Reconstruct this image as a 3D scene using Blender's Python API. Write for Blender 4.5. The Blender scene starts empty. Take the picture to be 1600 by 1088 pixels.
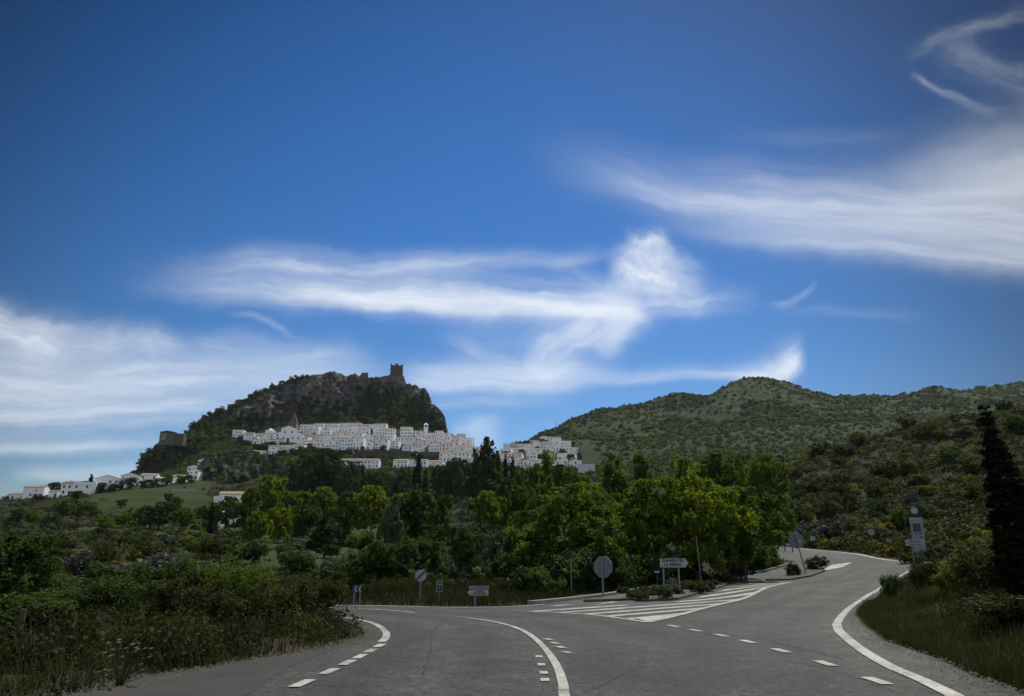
import bpy, bmesh, math, random
import numpy as np
from mathutils import Vector, Matrix, noise as mnoise

scene = bpy.context.scene
COL = scene.collection
R = math.radians
F = 1200.0                    # focal length in photo pixels (photo 1600 x 1088)
CAMZ = 1.4
HORIZON = 885.0
PITCH = math.atan((HORIZON - 544.0) / F)
CT, ST = math.cos(PITCH), math.sin(PITCH)

# ------------------------------------------------------------------ camera
cam = bpy.data.cameras.new('camera')
cam.sensor_fit = 'HORIZONTAL'
cam.sensor_width = 36.0
cam.lens = 36.0 * F / 1600.0
cam.clip_start = 0.1
cam.clip_end = 20000
camo = bpy.data.objects.new('camera', cam)
COL.objects.link(camo)
camo.location = (0, 0, CAMZ)
camo.rotation_euler = (R(90) + PITCH, 0, 0)
scene.camera = camo

# ------------------------------------------------------------------ view rays: bearing and slope seen at a place of the photo
def uv(px, py):
    a = (px - 800.0) / F
    b = (544.0 - py) / F
    y = CT - b * ST
    return a / y, (ST + b * CT) / y

def to_px(X, Y, Z):
    z = Z - CAMZ
    c = Y * CT + z * ST
    up = z * CT - Y * ST
    return 800.0 + F * X / c, 544.0 - F * up / c

# ------------------------------------------------------------------ numpy value noise
def _hash(ix, iy, seed):
    h = (ix * 374761393 + iy * 668265263 + seed * 982451653) & 0xFFFFFFFF
    h = ((h ^ (h >> 13)) * 1274126177) & 0xFFFFFFFF
    h = h ^ (h >> 16)
    return (h & 0xFFFF) / 65535.0

def vnoise(x, y, seed=0):
    x = np.asarray(x, float); y = np.asarray(y, float)
    ix = np.floor(x).astype(np.int64); iy = np.floor(y).astype(np.int64)
    fx = x - ix; fy = y - iy
    fx = fx * fx * fx * (fx * (fx * 6 - 15) + 10); fy = fy * fy * fy * (fy * (fy * 6 - 15) + 10)
    a = _hash(ix, iy, seed); b = _hash(ix + 1, iy, seed)
    c = _hash(ix, iy + 1, seed); d = _hash(ix + 1, iy + 1, seed)
    return (a + (b - a) * fx + (c - a) * fy + (a - b - c + d) * fx * fy) * 2 - 1

def fbm(x, y, oct=4, seed=0, gain=0.5):
    s = 0; amp = 1.0; f = 1.0
    for o in range(oct):
        s = s + amp * vnoise(x * f, y * f, seed + o * 17)
        amp *= gain; f *= 2.03
    return s

def smooth(x, a, b):
    t = np.clip((np.asarray(x, float) - a) / (b - a), 0, 1)
    return t * t * (3 - 2 * t)

# ------------------------------------------------------------------ terrain, described by cross sections of the valley at growing distance
FLAT = None
ROWS = [
 (-40, FLAT), (6, FLAT), (16, FLAT), (25, FLAT), (33, FLAT),
 (42, [(-200, 925), (900, 925), (1100, 922), (1235, 917), (1400, 914), (1600, 905)]),
 (50, [(-200, 912), (500, 914), (1000, 917), (1235, 911), (1400, 901), (1600, 880)]),
 (60, [(-200, 895), (500, 898), (800, 905), (1000, 904), (1258, 892), (1330, 890), (1460, 879), (1600, 860)]),
 (72, [(-200, 884), (500, 886), (800, 895), (1000, 892), (1240, 872), (1330, 868), (1460, 855), (1600, 825)]),
 (85, [(-200, 874), (500, 875), (800, 885), (1100, 876), (1240, 856), (1330, 854), (1460, 835), (1600, 795)]),
 (110, [(-200, 860), (500, 860), (800, 868), (1100, 855), (1240, 830), (1400, 800), (1600, 750)]),
 (150, [(-200, 848), (300, 848), (800, 848), (1000, 835), (1200, 785), (1350, 745), (1500, 700), (1600, 665)]),
 (200, [(-200, 838), (500, 833), (800, 830), (1000, 815), (1150, 770), (1240, 728), (1350, 692), (1500, 655), (1600, 640)]),
 (245, [(-200, 826), (500, 820), (800, 812), (1000, 798), (1150, 775), (1240, 745), (1600, 660)]),
 (320, [(-200, 815), (0, 808), (150, 803), (300, 803), (500, 798), (800, 792), (1000, 783), (1200, 760), (1600, 690)]),
 (420, [(-200, 800), (0, 789), (150, 772), (300, 766), (500, 778), (800, 772), (1000, 763), (1200, 752), (1600, 720)]),
 (480, [(-200, 800), (0, 783), (60, 776), (150, 763), (300, 745), (400, 752), (500, 760), (800, 755), (950, 742), (1200, 735), (1600, 700)]),
 (560, [(-200, 850), (0, 805), (150, 778), (250, 752), (330, 740), (540, 733), (700, 738), (800, 735), (930, 735), (1200, 720), (1600, 700)]),
 (640, [(-200, 920), (0, 850), (200, 765), (300, 735), (380, 712), (440, 705), (540, 705), (600, 716), (650, 718), (700, 716), (760, 714), (800, 716), (930, 730), (1000, 728), (1200, 705), (1600, 690)]),
 (700, [(-200, 960), (0, 900), (200, 765), (250, 745), (330, 708), (400, 692), (450, 684), (560, 692), (640, 697), (700, 698), (740, 707), (770, 717), (800, 713), (860, 703), (930, 712), (1000, 715), (1200, 690), (1600, 682)]),
 (760, [(-200, 980), (0, 920), (200, 752), (250, 722), (330, 692), (400, 678), (450, 668), (560, 670), (640, 673), (700, 677), (730, 690), (752, 712), (775, 715), (800, 700), (830, 692), (860, 690), (900, 694), (1000, 697), (1200, 668), (1600, 660)]),
 (860, [(-200, 980), (0, 940), (200, 800), (250, 740), (330, 692), (450, 668), (560, 668), (700, 685), (740, 705), (775, 716), (800, 697), (850, 681), (900, 682), (1000, 684), (1100, 682), (1200, 662), (1400, 655), (1600, 650)]),
 (1050, [(-200, 980), (0, 970), (250, 850), (400, 800), (700, 760), (790, 716), (850, 678), (900, 660), (980, 655), (1100, 648), (1200, 632), (1400, 640), (1600, 630)]),
 (1300, [(-200, 990), (250, 900), (700, 800), (780, 740), (850, 690), (900, 656), (940, 642), (980, 634), (1020, 630), (1070, 624), (1110, 619), (1130, 608), (1160, 600), (1190, 596), (1220, 602), (1260, 616), (1300, 624), (1350, 623), (1400, 625), (1430, 618), (1460, 611), (1520, 612), (1600, 608), (1800, 600)]),
 (1600, [(-200, 990), (700, 860), (850, 760), (1000, 700), (1200, 660), (1600, 660)]),
 (2600, [(-200, 930), (700, 890), (850, 850), (1200, 800), (1600, 800)]),
 (6000, [(-200, 900), (800, 890), (1600, 885)]),
]
ROWY = np.array([r[0] for r in ROWS], float)
ROWT = []
for Y, tab in ROWS:
    if tab is None:
        ROWT.append(None)
    else:
        p = [uv(a, b) for a, b in tab]
        ROWT.append((np.array([q[0] for q in p]), np.array([q[1] for q in p])))

def road_edge_right(Y):
    return np.interp(Y, XR_Y, XR_X)
_re = [(1600, 1090), (1571, 1080), (1520, 1060), (1455, 1029), (1381, 1004), (1347, 978), (1334, 962), (1347, 946), (1379, 924), (1408, 906)]
XR_Y, XR_X = [], []
for a, b in _re:
    u_, v_ = uv(a, b)
    yy = -CAMZ / v_
    XR_Y.append(yy); XR_X.append(u_ * yy)
XR_Y = [-60, 0] + XR_Y + [60]
XR_X = [-16, 1.0] + XR_X + [36]

def base_height(X, Y):
    X = np.atleast_1d(np.asarray(X, float)); Y = np.atleast_1d(np.asarray(Y, float))
    Yc = np.clip(Y, -39, 5900)
    u = X / np.maximum(Y, 6.0)
    Z = np.empty((len(ROWY), X.size))
    for i, t in enumerate(ROWT):
        if t is None:
            Z[i] = 0.0
        else:
            Z[i] = CAMZ + ROWY[i] * np.interp(u, t[0], t[1])
    i = np.clip(np.searchsorted(ROWY, Yc, side='right') - 1, 0, len(ROWY) - 2)
    j = np.arange(X.size)
    i0 = np.maximum(i - 1, 0); i3 = np.minimum(i + 2, len(ROWY) - 1)
    z0, z1, z2, z3 = Z[i0, j], Z[i, j], Z[i + 1, j], Z[i3, j]
    y0, y1, y2, y3 = ROWY[i0], ROWY[i], ROWY[i + 1], ROWY[i3]
    h = y2 - y1
    s1 = (z2 - z1) / h
    s0 = np.where(i0 == i, s1, (z1 - z0) / np.maximum(y1 - y0, 1e-6))
    s2 = np.where(i3 == i + 1, s1, (z3 - z2) / np.maximum(y3 - y2, 1e-6))
    def hm(a, b):
        return np.where(a * b <= 0, 0.0, 2 * a * b / (a + b + np.where(a + b == 0, 1e-9, 0)))
    m1, m2 = hm(s0, s1), hm(s1, s2)
    t = (Yc - y1) / h
    t2, t3 = t * t, t * t * t
    return (2*t3 - 3*t2 + 1) * z1 + (t3 - 2*t2 + t) * h * m1 + (-2*t3 + 3*t2) * z2 + (t3 - t2) * h * m2

def height(X, Y):
    X = np.atleast_1d(np.asarray(X, float)); Y = np.atleast_1d(np.asarray(Y, float))
    z = base_height(X, Y)
    # the grassy bank on the outside of the bend
    d = X - road_edge_right(Y)
    near = 1 - smooth(Y, 42, 56)
    z = z + near * smooth(d, 0.4, 5.0) * 0.9 * smooth(Y, 2, 9)
    # rough ground away from the roads
    u = X / np.maximum(Y, 6.0)
    right = smooth(u, 0.05, 0.2)
    m = (1 - right) * smooth(Y, 36, 75) + right * smooth(Y, 98, 130)
    z = z + m * 0.5 * fbm(X / 9, Y / 9, 3, 5)
    far = smooth(Y, 180, 420)
    town = smooth(Y, 600, 660) * (1 - smooth(Y, 770, 800)) * (1 - smooth(u, 0.12, 0.2))
    z = z + far * (1 - 0.85 * town) * 2.2 * fbm(X / 45, Y / 45, 4, 11)
    hill = smooth(u, 0.03, 0.16) * smooth(Y, 820, 1000)
    rid = 1 - np.abs(fbm((X + 0.25 * Y) / 130, Y / 420, 3, 23))
    z = z + hill * (rid * 16 - 12)
    return z

def gz(x, y):
    return float(height([x], [y])[0])

_YS = np.concatenate([np.arange(4, 60, 0.25), np.geomspace(60, 2600, 900)])
def ground_at(px, py):
    """the point of the ground seen at a place of the photo"""
    u, v = uv(px, py)
    zr = CAMZ + v * _YS
    d = zr - height(u * _YS, _YS)
    k = np.nonzero(d < 0)[0]
    if len(k) == 0:
        Y = 700.0
    elif k[0] == 0:
        Y = _YS[0]
    else:
        k = k[0]
        Y = _YS[k-1] + (_YS[k] - _YS[k-1]) * d[k-1] / (d[k-1] - d[k])
    X = u * Y
    return X, Y, gz(X, Y)

def stand(px, Y, py=850):
    """a point of the ground at bearing px and forward distance Y"""
    X = uv(px, py)[0] * Y
    return X, Y, gz(X, Y)

def size_px(Y, n):
    return n * Y / F

# ------------------------------------------------------------------ objects
def tag(o, label=None, cat=None, group=None, kind=None):
    if label: o['label'] = label
    if cat: o['category'] = cat
    if group: o['group'] = group
    if kind: o['kind'] = kind
    return o

def empty(name, loc, rz=0.0, label=None, cat=None, group=None):
    o = bpy.data.objects.new(name, None)
    o.empty_display_size = 0.3
    COL.objects.link(o)
    o.location = loc
    o.rotation_euler = (0, 0, rz)
    return tag(o, label, cat, group)

def link(name, me, parent=None, loc=None):
    o = bpy.data.objects.new(name, me)
    COL.objects.link(o)
    if parent is not None: o.parent = parent
    if loc is not None: o.location = loc
    return o

def mesh_np(name, V, Fq, mat=None, smooth_shade=False):
    """mesh from an (n,3) array and an (m,3|4) index array, or a list of faces"""
    me = bpy.data.meshes.new(name)
    if isinstance(Fq, np.ndarray):
        V = np.asarray(V, np.float32)
        k = Fq.shape[1]
        me.vertices.add(len(V)); me.vertices.foreach_set('co', V.ravel())
        me.loops.add(Fq.size); me.loops.foreach_set('vertex_index', Fq.astype(np.int32).ravel())
        me.polygons.add(len(Fq)); me.polygons.foreach_set('loop_start', np.arange(0, Fq.size, k, dtype=np.int32))
        me.update(calc_edges=True)
    else:
        me.from_pydata([tuple(v) for v in V], [], [tuple(f) for f in Fq])
        me.update()
    if smooth_shade:
        me.polygons.foreach_set('use_smooth', [True] * len(me.polygons))
    if mat is not None: me.materials.append(mat)
    return me

class MB:
    """collects solid pieces and builds one mesh"""
    def __init__(self): self.v = []; self.f = []
    def add(self, V, Fc, M=None):
        n = len(self.v)
        for p in V:
            p = Vector(p)
            if M is not None: p = M @ p
            self.v.append(tuple(p))
        self.f += [tuple(i + n for i in f) for f in Fc]
        return self
    def box(self, x0, x1, y0, y1, z0, z1, M=None):
        V = [(x0,y0,z0),(x1,y0,z0),(x1,y1,z0),(x0,y1,z0),(x0,y0,z1),(x1,y0,z1),(x1,y1,z1),(x0,y1,z1)]
        return self.add(V, [(3,2,1,0),(4,5,6,7),(0,1,5,4),(1,2,6,5),(2,3,7,6),(3,0,4,7)], M)
    def tube(self, pts, rad, n=8, cap=True):
        pts = [Vector(p) for p in pts]
        if not isinstance(rad, (list, tuple)): rad = [rad] * len(pts)
        rings = []
        for i, p in enumerate(pts):
            d = (pts[min(i+1, len(pts)-1)] - pts[max(i-1, 0)]).normalized()
            a = d.cross(Vector((0.13, 0.97, 0.21))).normalized(); b = d.cross(a)
            rings.append([p + (a * math.cos(2*math.pi*k/n) + b * math.sin(2*math.pi*k/n)) * rad[i] for k in range(n)])
        V = [q for r_ in rings for q in r_]
        Fc = []
        for i in range(len(pts) - 1):
            for k in range(n):
                Fc.append((i*n+k, i*n+(k+1)%n, (i+1)*n+(k+1)%n, (i+1)*n+k))
        if cap:
            Fc.append(tuple(range(n-1, -1, -1))); Fc.append(tuple((len(pts)-1)*n + k for k in range(n)))
        return self.add(V, Fc)
    def prism(self, outline, y0, y1, M=None):
        """outline in x,z extruded along y"""
        n = len(outline)
        V = [(x, y0, z) for x, z in outline] + [(x, y1, z) for x, z in outline]
        Fc = [tuple(range(n)), tuple(range(2*n-1, n-1, -1))]
        for k in range(n):
            Fc.append((k, n + k, n + (k+1) % n, (k+1) % n))
        return self.add(V, Fc, M)
    def mesh(self, name, mat):
        me = bpy.data.meshes.new(name)
        me.from_pydata(self.v, [], self.f)
        bm = bmesh.new(); bm.from_mesh(me); bmesh.ops.recalc_face_normals(bm, faces=bm.faces); bm.to_mesh(me); bm.free()
        me.update()
        if mat is not None: me.materials.append(mat)
        return me
    def build(self, name, mat, parent=None, loc=None, bevel=0):
        o = link(name, self.mesh(name, mat), parent, loc)
        if bevel:
            b = o.modifiers.new('bevel', 'BEVEL'); b.width = bevel; b.segments = 2; b.limit_method = 'ANGLE'
        return o

def copy_thing(root, **kw):
    """a thing, its parts and their sub-parts"""
    def rec(o, parent):
        c = o.copy(); COL.objects.link(c)
        if parent is not None: c.parent = parent
        for ch in o.children: rec(ch, c)
        return c
    return rec(root, None)

# ------------------------------------------------------------------ materials
class NT:
    def __init__(self, mat):
        self.t = mat.node_tree; self.n = self.t.nodes; self.l = self.t.links
    def new(self, typ, **kw):
        nd = self.n.new(typ)
        for k, v in kw.items(): setattr(nd, k, v)
        return nd
    def link(self, a, b): self.l.new(a, b)
    def setin(self, sock, v):
        if isinstance(v, bpy.types.NodeSocket): self.l.new(v, sock)
        else: sock.default_value = v
    def math(self, op, a, b=None, c=None, clamp=False):
        nd = self.new('ShaderNodeMath', operation=op); nd.use_clamp = clamp
        self.setin(nd.inputs[0], a)
        if b is not None: self.setin(nd.inputs[1], b)
        if c is not None: self.setin(nd.inputs[2], c)
        return nd.outputs[0]
    def ramp(self, fac, stops, interp='LINEAR'):
        nd = self.new('ShaderNodeValToRGB'); cr = nd.color_ramp; cr.interpolation = interp
        while len(cr.elements) < len(stops): cr.elements.new(0.5)
        for e, (p, c) in zip(cr.elements, stops):
            e.position = p; e.color = (*c, 1) if len(c) == 3 else c
        self.setin(nd.inputs[0], fac)
        return nd.outputs[0]
    def noise(self, vec, scale, detail=4, rough=0.55, dist=0.0):
        nd = self.new('ShaderNodeTexNoise'); nd.inputs['Scale'].default_value = scale
        nd.inputs['Detail'].default_value = detail; nd.inputs['Roughness'].default_value = rough
        nd.inputs['Distortion'].default_value = dist
        if vec is not None: self.l.new(vec, nd.inputs['Vector'])
        return nd.outputs['Fac']
    def mix(self, fac, a, b, blend='MIX'):
        nd = self.new('ShaderNodeMix', data_type='RGBA', blend_type=blend)
        self.setin(nd.inputs['Factor'], fac)
        for s, v in ((nd.inputs[6], a), (nd.inputs[7], b)):
            if isinstance(v, tuple): s.default_value = (*v, 1) if len(v) == 3 else v
            else: self.l.new(v, s)
        return nd.outputs[2]

def new_mat(name):
    m = bpy.data.materials.new(name); m.use_nodes = True
    nt = NT(m); b = nt.n['Principled BSDF']
    return m, nt, b

def plain(name, col, rough=0.6, var=0.12, scale=3.0, metal=0.0, spec=0.3, bump=0.0):
    m, nt, b = new_mat(name)
    tc = nt.new('ShaderNodeTexCoord')
    n = nt.noise(tc.outputs['Object'], scale, 5)
    oi = nt.new('ShaderNodeObjectInfo')
    f = nt.math('ADD', nt.math('MULTIPLY', n, 0.7), nt.math('MULTIPLY', oi.outputs['Random'], 0.3))
    c = nt.ramp(f, [(0.25, tuple(x * (1 - var) for x in col)), (0.75, tuple(min(1, x * (1 + var)) for x in col))])
    nt.link(c, b.inputs['Base Color'])
    b.inputs['Roughness'].default_value = rough
    b.inputs['Metallic'].default_value = metal
    b.inputs['Specular IOR Level'].default_value = spec
    if bump:
        bp = nt.new('ShaderNodeBump'); bp.inputs['Strength'].default_value = bump; bp.inputs['Distance'].default_value = 0.05
        nt.link(n, bp.inputs['Height']); nt.link(bp.outputs[0], b.inputs['Normal'])
    return m

def leaf_mat(name, dark, mid, light, trans=0.35, scale=0.6, tcol=None, rough=0.7):
    """foliage: two-sided leaves, sunlight passes through them"""
    m, nt, b = new_mat(name)
    out = nt.n['Material Output']
    tc = nt.new('ShaderNodeTexCoord'); oi = nt.new('ShaderNodeObjectInfo'); geo = nt.new('ShaderNodeNewGeometry')
    n = nt.noise(tc.outputs['Object'], scale, 3)
    f = nt.math('MULTIPLY', n, 0.75)
    f = nt.math('ADD', f, nt.math('MULTIPLY', geo.outputs['Random Per Island'], 0.3))
    f = nt.math('ADD', f, nt.math('MULTIPLY', nt.math('SUBTRACT', oi.outputs['Random'], 0.5), 0.25))
    c = nt.ramp(f, [(0.25, dark), (0.5, mid), (0.78, light)])
    nt.link(c, b.inputs['Base Color'])
    b.inputs['Roughness'].default_value = rough
    b.inputs['Specular IOR Level'].default_value = 0.06
    tr = nt.new('ShaderNodeBsdfTranslucent')
    tcol = tcol or (2.2, 2.3, 0.7)
    mul = nt.mix(1.0, c, tcol, 'MULTIPLY')
    nt.link(mul, tr.inputs['Color'])
    mx = nt.new('ShaderNodeMixShader'); mx.inputs[0].default_value = trans
    nt.link(b.outputs[0], mx.inputs[1]); nt.link(tr.outputs[0], mx.inputs[2]); nt.link(mx.outputs[0], out.inputs['Surface'])
    return m

MAT = {}
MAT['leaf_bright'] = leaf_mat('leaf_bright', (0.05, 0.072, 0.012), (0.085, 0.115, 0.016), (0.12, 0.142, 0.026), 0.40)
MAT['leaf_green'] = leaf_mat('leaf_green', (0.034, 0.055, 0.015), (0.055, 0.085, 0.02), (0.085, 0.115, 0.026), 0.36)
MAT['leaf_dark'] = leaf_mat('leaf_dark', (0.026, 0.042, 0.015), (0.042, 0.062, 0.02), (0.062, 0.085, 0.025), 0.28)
MAT['leaf_pine'] = leaf_mat('leaf_pine', (0.024, 0.04, 0.015), (0.038, 0.056, 0.02), (0.056, 0.076, 0.024), 0.25)
MAT['leaf_cypress'] = leaf_mat('leaf_cypress', (0.006, 0.010, 0.006), (0.011, 0.017, 0.008), (0.019, 0.028, 0.011), 0.08)
MAT['leaf_olive'] = leaf_mat('leaf_olive', (0.045, 0.06, 0.032), (0.075, 0.092, 0.05), (0.12, 0.14, 0.085), 0.2, tcol=(1.2, 1.25, 0.8))
MAT['leaf_scrub'] = leaf_mat('leaf_scrub', (0.024, 0.03, 0.011), (0.04, 0.045, 0.016), (0.064, 0.068, 0.022), 0.22)
MAT['leaf_yellow'] = leaf_mat('leaf_yellow', (0.055, 0.055, 0.012), (0.09, 0.085, 0.016), (0.16, 0.135, 0.018), 0.35)
MAT['leaf_grey'] = leaf_mat('leaf_grey', (0.05, 0.058, 0.04), (0.085, 0.092, 0.07), (0.15, 0.155, 0.125), 0.2, tcol=(1.1, 1.1, 0.9))
MAT['grass'] = leaf_mat('grass_blades', (0.02, 0.024, 0.009), (0.034, 0.039, 0.013), (0.06, 0.062, 0.022), 0.25, scale=0.35, tcol=(1.2, 1.2, 0.6))
MAT['straw'] = leaf_mat('dry_stalks', (0.05, 0.042, 0.022), (0.08, 0.066, 0.034), (0.15, 0.12, 0.07), 0.2, scale=0.8, tcol=(1.1, 1.0, 0.7))
MAT['weed'] = leaf_mat('weed_leaves', (0.021, 0.022, 0.009), (0.034, 0.034, 0.013), (0.058, 0.054, 0.021), 0.2, scale=1.2, tcol=(1.4, 1.4, 0.6))
MAT['bark'] = plain('bark', (0.07, 0.055, 0.042), 0.9, 0.35, 6, bump=0.6)
MAT['white_petal'] = plain('white_petal', (0.75, 0.72, 0.68), 0.6, 0.08)

def terrain_mat():
    m, nt, b = new_mat('terrain')
    tc = nt.new('ShaderNodeTexCoord'); P = tc.outputs['Object']
    at = nt.new('ShaderNodeAttribute', attribute_name='cover', attribute_type='GEOMETRY')
    sp = nt.new('ShaderNodeSeparateColor'); nt.link(at.outputs['Color'], sp.inputs[0])
    n1 = nt.noise(P, 0.035, 6, 0.6); n2 = nt.noise(P, 0.6, 5, 0.65); n3 = nt.noise(P, 5.0, 4, 0.7)
    f = nt.math('ADD', nt.math('MULTIPLY', n1, 0.45), nt.math('ADD', nt.math('MULTIPLY', n2, 0.35), nt.math('MULTIPLY', n3, 0.2)))
    scrub = nt.ramp(f, [(0.36, (0.013, 0.016, 0.006)), (0.5, (0.024, 0.027, 0.010)), (0.62, (0.042, 0.039, 0.019))])
    meadow = nt.ramp(f, [(0.36, (0.028, 0.038, 0.011)), (0.5, (0.04, 0.052, 0.014)), (0.64, (0.06, 0.068, 0.022))])
    hill = nt.ramp(f, [(0.38, (0.018, 0.031, 0.009)), (0.5, (0.030, 0.045, 0.013)), (0.64, (0.058, 0.063, 0.028))])
    soil = nt.ramp(nt.math('ADD', nt.math('MULTIPLY', n2, 0.5), nt.math('MULTIPLY', n3, 0.5)), [(0.35, (0.035, 0.032, 0.02)), (0.65, (0.09, 0.078, 0.054))])
    c = nt.mix(sp.outputs[0], scrub, meadow)
    c = nt.mix(sp.outputs[1], c, hill)
    c = nt.mix(sp.outputs[2], c, soil)
    nt.link(c, b.inputs['Base Color'])
    b.inputs['Roughness'].default_value = 0.95; b.inputs['Specular IOR Level'].default_value = 0.1
    bp = nt.new('ShaderNodeBump'); bp.inputs['Strength'].default_value = 0.7; bp.inputs['Distance'].default_value = 0.3
    nt.link(f, bp.inputs['Height']); nt.link(bp.outputs[0], b.inputs['Normal'])
    return m
MAT['terrain'] = terrain_mat()

def build_terrain():
    NU = 330
    us = np.linspace(-1.0, 1.0, NU)
    ys = np.concatenate([np.linspace(-30, 14, 45), 14.0 + np.cumsum(np.full(86, 0.5)), []])
    ys = np.concatenate([ys, np.geomspace(ys[-1] * 1.011, 900, 260), np.geomspace(908, 1400, 70), np.geomspace(1415, 1700, 14)])
    U, Y = np.meshgrid(us, ys)
    X = U * (np.maximum(Y, -10) + 34)
    x, y = X.ravel(), Y.ravel()
    z = height(x, y)
    nr, nc = X.shape
    idx = np.arange(nr * nc).reshape(nr, nc)
    Fq = np.stack([idx[:-1, :-1], idx[:-1, 1:], idx[1:, 1:], idx[1:, :-1]], -1).reshape(-1, 4)
    me = mesh_np('terrain', np.stack([x, y, z], 1), Fq, MAT['terrain'], True)
    u = x / np.maximum(y, 6)
    px, py = to_px(x, np.maximum(y, 3), z)
    meadow = smooth(px, 90, 160) * (1 - smooth(px, 318, 340)) * smooth(y, 325, 350) * (1 - smooth(y, 500, 520))
    meadow = np.maximum(meadow, smooth(fbm(x / 60, y / 60, 3, 41), 0.0, 0.45) * smooth(y, 55, 80) * (1 - smooth(y, 300, 420)) * (1 - smooth(u, 0.1, 0.2)))
    meadow = np.maximum(meadow, smooth(px, 360, 420) * (1 - smooth(px, 520, 600)) * smooth(y, 32, 45) * (1 - smooth(y, 120, 160)))
    hill = smooth(y, 640, 760) * smooth(u, 0.03, 0.1)
    hill = np.maximum(hill, 0.12 * smooth(y, 560, 640))
    d = np.abs(x - road_edge_right(y))
    soil = (1 - smooth(d, 0.2, 1.6)) * (1 - smooth(y, 45, 55)) * 0.45
    soil = np.maximum(soil, smooth(x, -9.0, -6.5) * (1 - smooth(x, -3.0, -1.0)) * (1 - smooth(y, 20, 23)) * smooth(fbm(x / 2, y / 2, 3, 8), -0.4, 0.4))
    col = np.stack([meadow, hill, soil, np.ones_like(x)], 1).astype(np.float32)
    ca = me.color_attributes.new('cover', 'FLOAT_COLOR', 'POINT')
    ca.data.foreach_set('color', col.ravel())
    o = link('terrain', me); tag(o, kind='structure')
build_terrain()
# ------------------------------------------------------------------ roads and their painted lines
def asphalt_mat():
    m, nt, b = new_mat('asphalt')
    tc = nt.new('ShaderNodeTexCoord'); P = tc.outputs['Object']
    big = nt.noise(P, 0.18, 4, 0.6); mid = nt.noise(P, 1.6, 5, 0.65); fine = nt.noise(P, 26, 4, 0.85); grit = nt.noise(P, 160, 1, 0.5)
    f = nt.math('ADD', nt.math('MULTIPLY', big, 0.34), nt.math('MULTIPLY', mid, 0.24))
    f = nt.math('ADD', f, nt.math('ADD', nt.math('MULTIPLY', fine, 0.30), nt.math('MULTIPLY', grit, 0.12)))
    c = nt.ramp(f, [(0.37, (0.022, 0.0225, 0.018)), (0.5, (0.047, 0.048, 0.040)), (0.62, (0.10, 0.10, 0.082))])
    sp = nt.ramp(nt.math('ADD', nt.math('MULTIPLY', fine, 0.6), nt.math('MULTIPLY', nt.noise(P, 9, 3, 0.7), 0.4)), [(0.38, (0.38, 0.38, 0.38)), (0.5, (0.95, 0.95, 0.95)), (0.61, (2.1, 2.1, 2.0))])
    c = nt.mix(1.0, c, sp, 'MULTIPLY')
    at = nt.new('ShaderNodeAttribute', attribute_name='wear', attribute_type='GEOMETRY')
    wearf = nt.math('MULTIPLY', at.outputs['Fac'], nt.math('ADD', 0.55, nt.noise(P, 0.5, 3, 0.6)))
    c = nt.mix(wearf, c, nt.mix(1.0, c, (0.62, 0.62, 0.64), 'MULTIPLY'))
    # hairline cracks and old joints
    vo = nt.new('ShaderNodeTexVoronoi', feature='DISTANCE_TO_EDGE'); vo.inputs['Scale'].default_value = 0.16
    wob = nt.new('ShaderNodeVectorMath', operation='ADD')
    nz = nt.new('ShaderNodeTexNoise'); nz.inputs['Scale'].default_value = 1.1; nz.inputs['Detail'].default_value = 5
    nt.link(P, nz.inputs['Vector']); nt.link(P, wob.inputs[0]); nt.link(nz.outputs['Color'], wob.inputs[1]); nt.link(wob.outputs[0], vo.inputs['Vector'])
    gate = nt.noise(P, 0.09, 2)
    cr = nt.math('MULTIPLY', nt.math('LESS_THAN', vo.outputs['Distance'], 0.0022), nt.math('GREATER_THAN', gate, 0.52))
    c = nt.mix(nt.math('MULTIPLY', cr, 0.6), c, (0.03, 0.03, 0.028))
    nt.link(c, b.inputs['Base Color'])
    nt.link(nt.math('ADD', 0.68, nt.math('MULTIPLY', fine, 0.2)), b.inputs['Roughness'])
    b.inputs['Specular IOR Level'].default_value = 0.32
    bp = nt.new('ShaderNodeBump'); bp.inputs['Strength'].default_value = 0.55; bp.inputs['Distance'].default_value = 0.012
    nt.link(nt.math('ADD', fine, grit), bp.inputs['Height']); nt.link(bp.outputs[0], b.inputs['Normal'])
    return m
def paint_mat():
    m, nt, b = new_mat('road_paint')
    tc = nt.new('ShaderNodeTexCoord'); P = tc.outputs['Object']
    n = nt.noise(P, 7, 6, 0.8); n2 = nt.noise(P, 38, 4, 0.75)
    f = nt.math('ADD', nt.math('MULTIPLY', n, 0.55), nt.math('MULTIPLY', n2, 0.45))
    f = nt.math('ADD', nt.math('MULTIPLY', f, 0.7), nt.math('MULTIPLY', nt.noise(P, 1.3, 4, 0.6), 0.3))
    c = nt.ramp(f, [(0.41, (0.06, 0.06, 0.05)), (0.47, (0.27, 0.265, 0.22)), (0.56, (0.48, 0.47, 0.39))])
    nt.link(c, b.inputs['Base Color']); b.inputs['Roughness'].default_value = 0.7
    return m
MAT['asphalt'] = asphalt_mat(); MAT['paint'] = paint_mat()
MAT['concrete'] = plain('kerb_concrete', (0.22, 0.21, 0.18), 0.9, 0.3, 2.5, bump=0.4)
MAT['island'] = plain('island_dirt', (0.085, 0.078, 0.058), 0.95, 0.45, 1.6, bump=0.6)
MAT['apron'] = plain('apron_asphalt', (0.05, 0.046, 0.039), 0.92, 0.35, 1.2, bump=0.5)

def G(px, py):
    X, Y, Z = ground_at(px, py)
    return (X, Y)

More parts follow.
